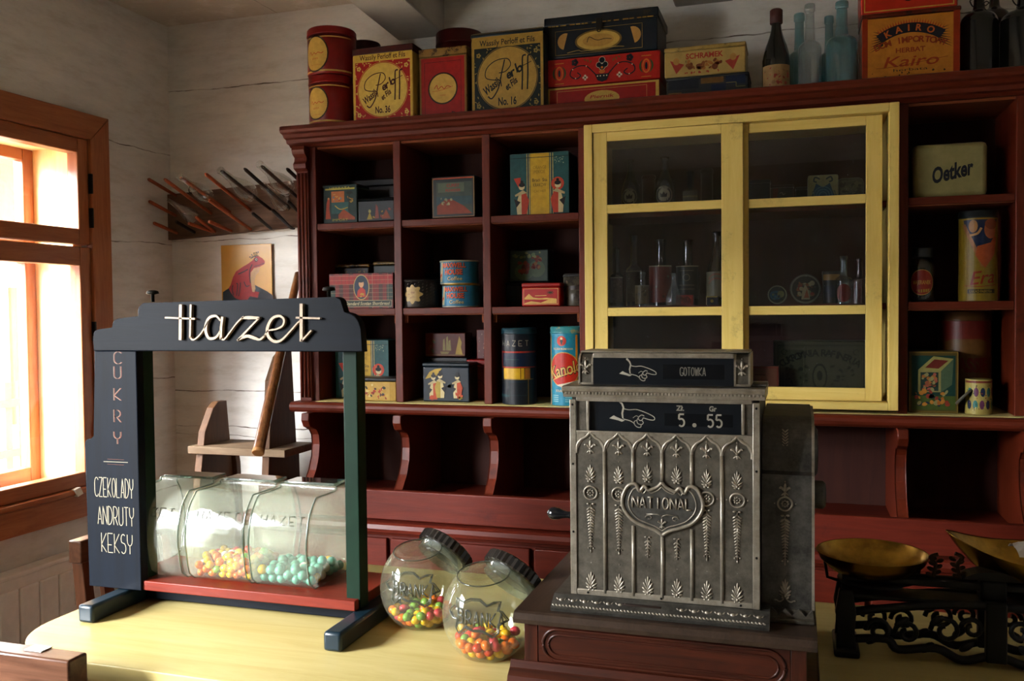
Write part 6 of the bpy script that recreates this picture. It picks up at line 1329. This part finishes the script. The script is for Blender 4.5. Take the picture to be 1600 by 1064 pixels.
part('pan_carrier', scl, IRON, lambda q: (q.lathe([(.055, PZ-.052), (.058, PZ-.048), (.055, PZ-.0445), (.001, PZ-.0440)], (pcx, pcy, 0), 28), q.lathe([(.012, CT+.10), (.010, PZ-.052)], (pcx, pcy, 0), 12), [q.tube([(pcx+s*.078, pcy, PZ-.022), (pcx+s*.074, pcy, PZ-.05), (pcx+s*.05, pcy, PZ-.056)], .003, 6) for s in (-1, 1)]))
# scoop pan with a spout
ocx, ocy, OZ = .385, 1.72, 1.128
def scoop(q):
    rings = []; n = 40
    for r, z in ((.10, -.052), (.45, -.050), (.72, -.036), (.90, -.015), (1, 0), (1.01, .002), (.985, .0), (.88, -.014), (.70, -.034), (.43, -.0475), (.10, -.049)):
        rg = []
        for i in range(n):
            t = 2*PI*i/n; c_, s_ = math.cos(t), math.sin(t); sp = max(0, -c_)**3
            rg.append((ocx+(.108*c_-.030*sp)*r, ocy+.092*s_*r*(1-.25*sp), OZ+z+.030*sp*r*r*(1 if r > .6 else .2)))
        rings.append(rg)
    q.loft(rings, True, False)
part('scoop_pan', scl, BRASS, scoop)
part('scoop_carrier', scl, IRON, lambda q: (q.lathe([(.055, OZ-.060), (.058, OZ-.056), (.050, OZ-.053), (.001, OZ-.053)], (ocx+.02, ocy, 0), 28), q.lathe([(.012, CT+.10), (.010, OZ-.06)], (ocx+.02, ocy, 0), 12)))
def beaks(q):
    for px, s in ((1458, 1), (1500, -1)):
        c = P(px, 878, 1, SYc); q.tube(smooth([(c.x, SYc, CT+.137), (c.x+s*.004, SYc, c.z-.005), (c.x-s*.004, SYc, c.z+.008), (c.x+s*.008, SYc, c.z+.014)], 4), .0035, 6)
        for k in range(7): petal(q, c.x+s*.001*k, CT+.138+.005*k, .013, .004, (-1)**k*1.1, SYc, .004)
part('pointer', scl, mat('old_brass', '#3a2c18', .5, .7), beaks)
b = MB().m(mat('white_paper', '#d8d6d2', .8, var=.03)); g = []
rn = random.Random(6)
N = 9
vs = [[b.bm.verts.new((ocx-.035+.095*i/(N-1), ocy-.055+.085*j/(N-1), OZ+.006+.022*math.sin(PI*j/(N-1))*math.sin(.5+2.2*i/(N-1))+rn.uniform(-.003, .003))) for j in range(N)] for i in range(N)]
b._fin([b.bm.faces.new((vs[i][j], vs[i+1][j], vs[i+1][j+1], vs[i][j+1])) for i in range(N-1) for j in range(N-1)])
po = b.build('paper_bag'); tag(po, 'crumpled white paper bag lying in the right brass scale pan', 'paper'); 
sm = po.modifiers.new('thickness', 'SOLIDIFY'); sm.thickness = .0012
# ================================================================== THINGS AT THE BACK LEFT
RW_ = wood('rack_weathered', '#6e5342', '#4a3629', .7, 'x', 4, .4, dark='#2c2018')
PEGR = wood('peg_red_brown', '#9a4f2c', '#7a3a1e', .5, 'z', 5, .2); PEGD = wood('peg_dark', '#33251e', '#1e1613', .5, 'z', 5, .2)
rack = thing('peg_rack', 'weathered board on the back wall with rows of long slanting wooden pegs', 'peg rack', (0, 0, 0))
RYB = 3.049
part('backboard', rack, RW_, lambda q: q.prism([(-2.395, 1.850), (-1.66, 1.888), (-1.66, 2.062), (-2.395, 2.030)], RYB-.028, RYB, 'y', bev=.002))
# pegs: (root px, tip px) read off the photograph; roots on the board, tips .22 m in front of it
def z5(a, b): return (200+a/4.432, 240+b/4.432)
pegs = [((330, 290), (140, 176), 1), ((575, 415), (252, 176), 1), ((705, 405), (365, 166), 1), ((845, 390), (535, 138), 1), ((985, 385), (645, 120), 0), ((1110, 375), (806, 104), 0), ((1230, 350), (925, 86), 0), ((1340, 330), (1100, 104), 0),
        ((330, 430), (146, 330), 1), ((600, 550), (470, 440), 1), ((850, 525), (560, 320), 1), ((340, 580), (178, 480), 1), ((460, 560), (330, 470), 0), ((585, 560), (418, 482), 1), ((715, 550), (560, 470), 1), ((990, 520), (862, 412), 0), ((1130, 515), (1000, 390), 0), ((1185, 410), (1110, 330), 0)]
PT = []
for (rt, tp, c) in pegs:
    a_ = P(*z5(*rt), 1, RYB-.028); a_.z = max(a_.z, 1.875)
    L_ = math.hypot(tp[0]-rt[0], tp[1]-rt[1]); dy = .05+.22*min(1, L_/420)
    e_ = P(*z5(*tp), 1, RYB-.028-dy)
    PT.append((a_, e_))
    part('peg', rack, PEGR if c else PEGD, lambda q: q.tube([a_+Vector((0, .02, 0)), a_, a_.lerp(e_, .6), e_.lerp(a_, .03), e_], [.0050, .0060, .0070, .0066, .0040], 10))
# glass funnels hung over the pegs
GV = glass('old_vessel_glass', tint=(.86, .86, .82), gloss=1.6, haze=.10, hazecol=(.6, .58, .5), rough=.04)
def vessel(label, k, f0, f1, R):
    a_, e_ = PT[k]; p0 = e_.lerp(a_, f0); ax = (a_-e_).normalized(); L_ = (a_-e_).length*(f1-f0)
    t = thing('glass_vessel', label, 'glassware', p0, 0, 'glass vessels hung on the wall pegs')
    part('glass_body', t, GV, lambda q: q.lathe([(R*.34, 0), (R*.40, .004), (R*.36, L_*.10), (R*.40, L_*.35), (R*.85, L_*.62), (R, L_*.80), (R*.9, L_*.96), (R*.55, L_)], (0, 0, 0), 24, ax, cap=False))
    return t
vessel('small glass vessel slipped over the third peg from the left in the top row', 2, -.05, .55, .030)
vessel('glass vessel on the first dark peg of the top row', 4, -.03, .62, .036)
vessel('cloudy glass vessel low on the second dark peg, neck halfway along it', 5, .40, .95, .036)
vessel('glass vessel on the third dark peg, nearest the shelf unit', 6, -.06, .60, .036)
p0 = P(262, 312, 1, 2.90); p1 = P(303, 340, 1, 2.955)
t = thing('glass_vessel', 'cloudy bulb-ended glass vessel lying across the left end of the peg rack', 'glassware', p0, 0, 'glass vessels hung on the wall pegs')
part('glass_body', t, GV, lambda q: q.lathe([(.006, 0), (.009, .02), (.012, .05), (.026, .085), (.031, .103), (.026, .120), (.008, .130)], (0, 0, 0), 24, p1-p0))
p = P(297, 296, 1, 3.01)
part('wire_hook', rack, DK, lambda q: q.tube([(p.x+.012*math.cos(t*.5), 3.018, p.z+.014*math.sin(t*.5)) for t in range(11)], .002, 6))
# yellow enamel sign with a seated red frog
x0, zt = -2.163, 1.822; x1 = -1.935; zb_ = P(425, 464, 1, 3.04).z-.02
sg = thing('frog_sign', 'small yellow sign with a seated red frog on the wall below the peg rack', 'sign', ((x0+x1)/2, 3.041, zb_))
w = (x1-x0)/2; h = zt-zb_
part('plate', sg, mat('sign_yellow', '#c08a1e', .35, var=.06, scale=6, coat=.2), lambda q: q.box(-w, w, -.0015, .0015, 0, h, .001))
a = Art(flat_warp(-.0017))
def fx(u, v): return (-w+2*w*(u-640)/355, h-h*(v-640)/375)     # sign tracing frame
def F(*p): return [fx(*q) for q in p]
a.poly(F((648, 945), (700, 915), (740, 892), (800, 890), (880, 905), (960, 945), (1003, 975), (1003, 1014), (648, 1014)), '#16202e')
a.poly(F((705, 900), (722, 850), (745, 812), (790, 785), (830, 765), (862, 745), (880, 722), (905, 718), (930, 732), (948, 752), (945, 770), (915, 785), (880, 795), (855, 825), (848, 860), (850, 900), (860, 940), (905, 950), (895, 985), (840, 975), (820, 1000), (770, 998), (735, 985), (705, 950), (690, 920)), '#b0282a')
a.poly(F((848, 822), (870, 795), (915, 785), (905, 820), (885, 840), (872, 880), (880, 925), (872, 950), (856, 945), (850, 900), (846, 860)), '#cfa77c')
for pts in (((745, 890), (755, 900), (745, 970)), ((775, 885), (770, 930), (760, 975)), ((722, 900), (715, 930), (725, 965)), ((800, 880), (815, 910), (838, 905)), ((860, 770), (845, 800), (840, 830), (845, 890)), ((760, 830), (800, 815), (830, 800))): a.stroke(smooth([fx(*q) for q in pts], 4), .004, '#1a1c2a', keep=True)
a.k += 1; a.disc(*fx(888, 740), .008, '#1a1c2a', n=14); a.disc(*fx(889, 739), .005, '#c9b8a0', n=12); a.disc(*fx(890, 739), .0025, '#16161c', n=10)
a.stroke(F((872, 785), (910, 775), (945, 764)), .0022, '#1a1c2a')
for u, v in ((845, 722), (858, 708), (874, 698), (890, 694), (903, 692)): a.stroke(F((u, v), (878+(u-878)*.3, 722)), .002, '#1a1c2a', keep=True); a.disc(*fx(u, v), .0028, '#1a1c2a', n=8, keep=True)
a.k += 1; a.stroke(F((850, 732), (878, 718), (905, 716)), .003, '#1a1c2a'); a.build('painted_frog', sg)
# step stool with tall curved sides
PW = wood('stool_pine', '#5c3e26', '#422a18', .6, 'z', 4, .2); PWH = wood('stool_pine_tread', '#76624c', '#5a4632', .65, 'x', 4, .2)
sy0 = 2.72
stool = thing('step_stool', 'wooden step stool with curved sides standing by the back wall left of the shelf', 'step stool', (0, 0, 0))
lft = P(240, 765, 1, sy0).x
for xx, zt_ in ((-2.03, 1.235), (-1.755, 1.42)):
    fz_ = [(sy0+.20, .0), (sy0-.10, .0), (sy0-.055, .95), (sy0-.02, zt_-.10), (sy0+.03, zt_-.02), (sy0+.06, zt_), (sy0+.11, zt_), (sy0+.14, .95)]
    pts = [P(*q, 1, sy0) for q in ((240, 765),)]
    part('side', stool, PW, lambda q: q.prism(fz_, xx, xx+.028, 'x', bev=.002))
part('tread', stool, PWH, lambda q: q.box(-2.05, -1.66, sy0-.055, sy0+.14, 1.062, 1.088, .002))
part('tread', stool, PWH, lambda q: q.box(-2.05, -1.66, sy0-.09, sy0+.14, .58, .605, .002))
part('back_leg', stool, PW, lambda q: q.prism([(-1.99, 0), (-1.95, 0), (-1.99, 1.0), (-2.0, 1.06), (-2.02, 1.06)], sy0+.145, sy0+.17, 'y')); part('back_leg', stool, PW, lambda q: q.prism([(-1.73, 0), (-1.77, 0), (-1.80, .90), (-1.82, 1.06), (-1.74, 1.06)], sy0+.145, sy0+.17, 'y'))
# turned pole leaning against the side of the shelf
pa, pb = P(403, 708, 1, 2.42), P(466, 428, 1, 2.90)
pl = MB().m(wood('pole_polished', '#8a5a34', '#4a2a18', .3, 'z', 4, .15, coat=.5)); pl.tube([pa.lerp(pb, t) for t in (0, .01, .3, .6, .9, 1.0)], [.0165, .0185, .0175, .0160, .0140, .013], 18)
o = pl.build('turned_pole'); tag(o, 'long polished wooden pole slanting down beside the left side of the shelf', 'pole')
part('pole_end', o, wood('pole_endgrain', '#a87a48', '#8a5a30', .6, 'y', 4, .1), lambda q: q.lathe([(.0173, 0), (.0192, .002), (.0192, .012), (.018, .013)], pa-(pb-pa).normalized()*.001, 18, pb-pa))
# chairs
CH = wood('chair_wood', '#5e3a26', '#3c2214', .38, 'z', 4, .2, coat=.3); CHH = wood('chair_wood_rail', '#5e3e2c', '#3c2214', .38, 'x', 4, .2, coat=.3)
def chair(label, loc, rz, zt):
    t = thing('wooden_chair', label, 'chair', loc, rz, None)
    part('seat', t, CHH, lambda q: q.box(-.20, .20, -.20, .20, .44, .465, .008))
    for s in (-1, 1):
        part('leg', t, CH, lambda q: q.prism([(s*.185-.017, 0), (s*.185+.017, 0), (s*.185+.02, .44), (s*.185-.02, .44)], .16, .195, 'y', bev=.003))
        part('leg', t, CH, lambda q: q.prism([(-.195, 0), (-.160, 0), (-.155, .46), (-.202, zt-.0625), (-.236, zt-.0625), (-.195, .46)], s*.18-.017, s*.18+.017, 'x', bev=.003))
    part('top_rail', t, CHH, lambda q: q.box(-.203, .203, -.240, -.198, zt-.062, zt, .004)); part('lower_rail', t, CHH, lambda q: q.box(-.163, .163, -.195, -.175, .60, .64, .004))
    for x in (-.10, 0, .10): part('splat', t, CH, lambda q: q.prism([(-.195, .6399), (-.180, .6399), (-.212, zt-.0625), (-.228, zt-.0625)], x-.018, x+.018, 'x'))
    return t
c1 = P(128, 845, 1, 1.98)
chair('wooden chair behind the counter, its back post showing beside the dark side board', (c1.x+.215, 1.98+.18, 0), -PI/2, c1.z+.005)
def c2_rail(): pass
q0 = P(135, 1020, 1, 1.19)
ch2 = chair('wooden chair in front of the counter at the lower left corner of the photograph', (q0.x-.2, 1.19-.240, 0), math.radians(180), q0.z+.002)
# note card on the rail, enamel jug on the seat side
n_ = MB().m(mat('card_white', '#dedad0', .7)); n_.box(-.018, .018, -.012, .012, 0, .002, .0005); o = n_.build('paper_tag'); zt2 = q0.z-.012+.002
o.location = (P(70, 1014, 1, 1.19).x, 1.1765, q0.z+.0022); tag(o, 'small white card lying on the top rail of the lower left chair', 'card')
jc = P(4, 1052, 1, 1.62)
tb = thing('side_table', 'small wooden side table beyond the lower left chair, standing below the counter end', 'table', (jc.x-.15, 1.62, 0)); part('table_top', tb, CHH, lambda q: q.box(-.22, .22, -.2, .2, jc.z-.13, jc.z-.11, .004))
for sx_ in (-1, 1):
    for sy_ in (-1, 1): part('leg', tb, CH, lambda q: q.box(sx_*.18-.018, sx_*.18+.018, sy_*.16-.018, sy_*.16+.018, 0, jc.z-.1301, .003))
jg = thing('swing_top_jar', 'small blue glass jar with white lid and wire bail at the lower left edge', 'jar', (jc.x, 1.62, jc.z-.1097))
part('glass_body', jg, glass('blue_jar', (.4, .62, .66), 1.5, .1, (.2, .4, .45), .05), lambda q: q.lathe([(.001, 0), (.036, 0), (.038, .004), (.038, .085), (.032, .10)], (0, 0, 0), 28))
part('lid', jg, mat('porcelain', '#dcd8cc', .2, coat=.4), lambda q: q.lathe([(.033, .1005), (.034, .112), (.030, .118), (.001, .119)], (0, 0, 0), 28))
part('wire_bail', jg, DK, lambda q: q.tube(smooth([(.034, 0, .108), (.044, 0, .108), (.047, 0, .10), (.045, 0, .07)], 4), .0018, 6))
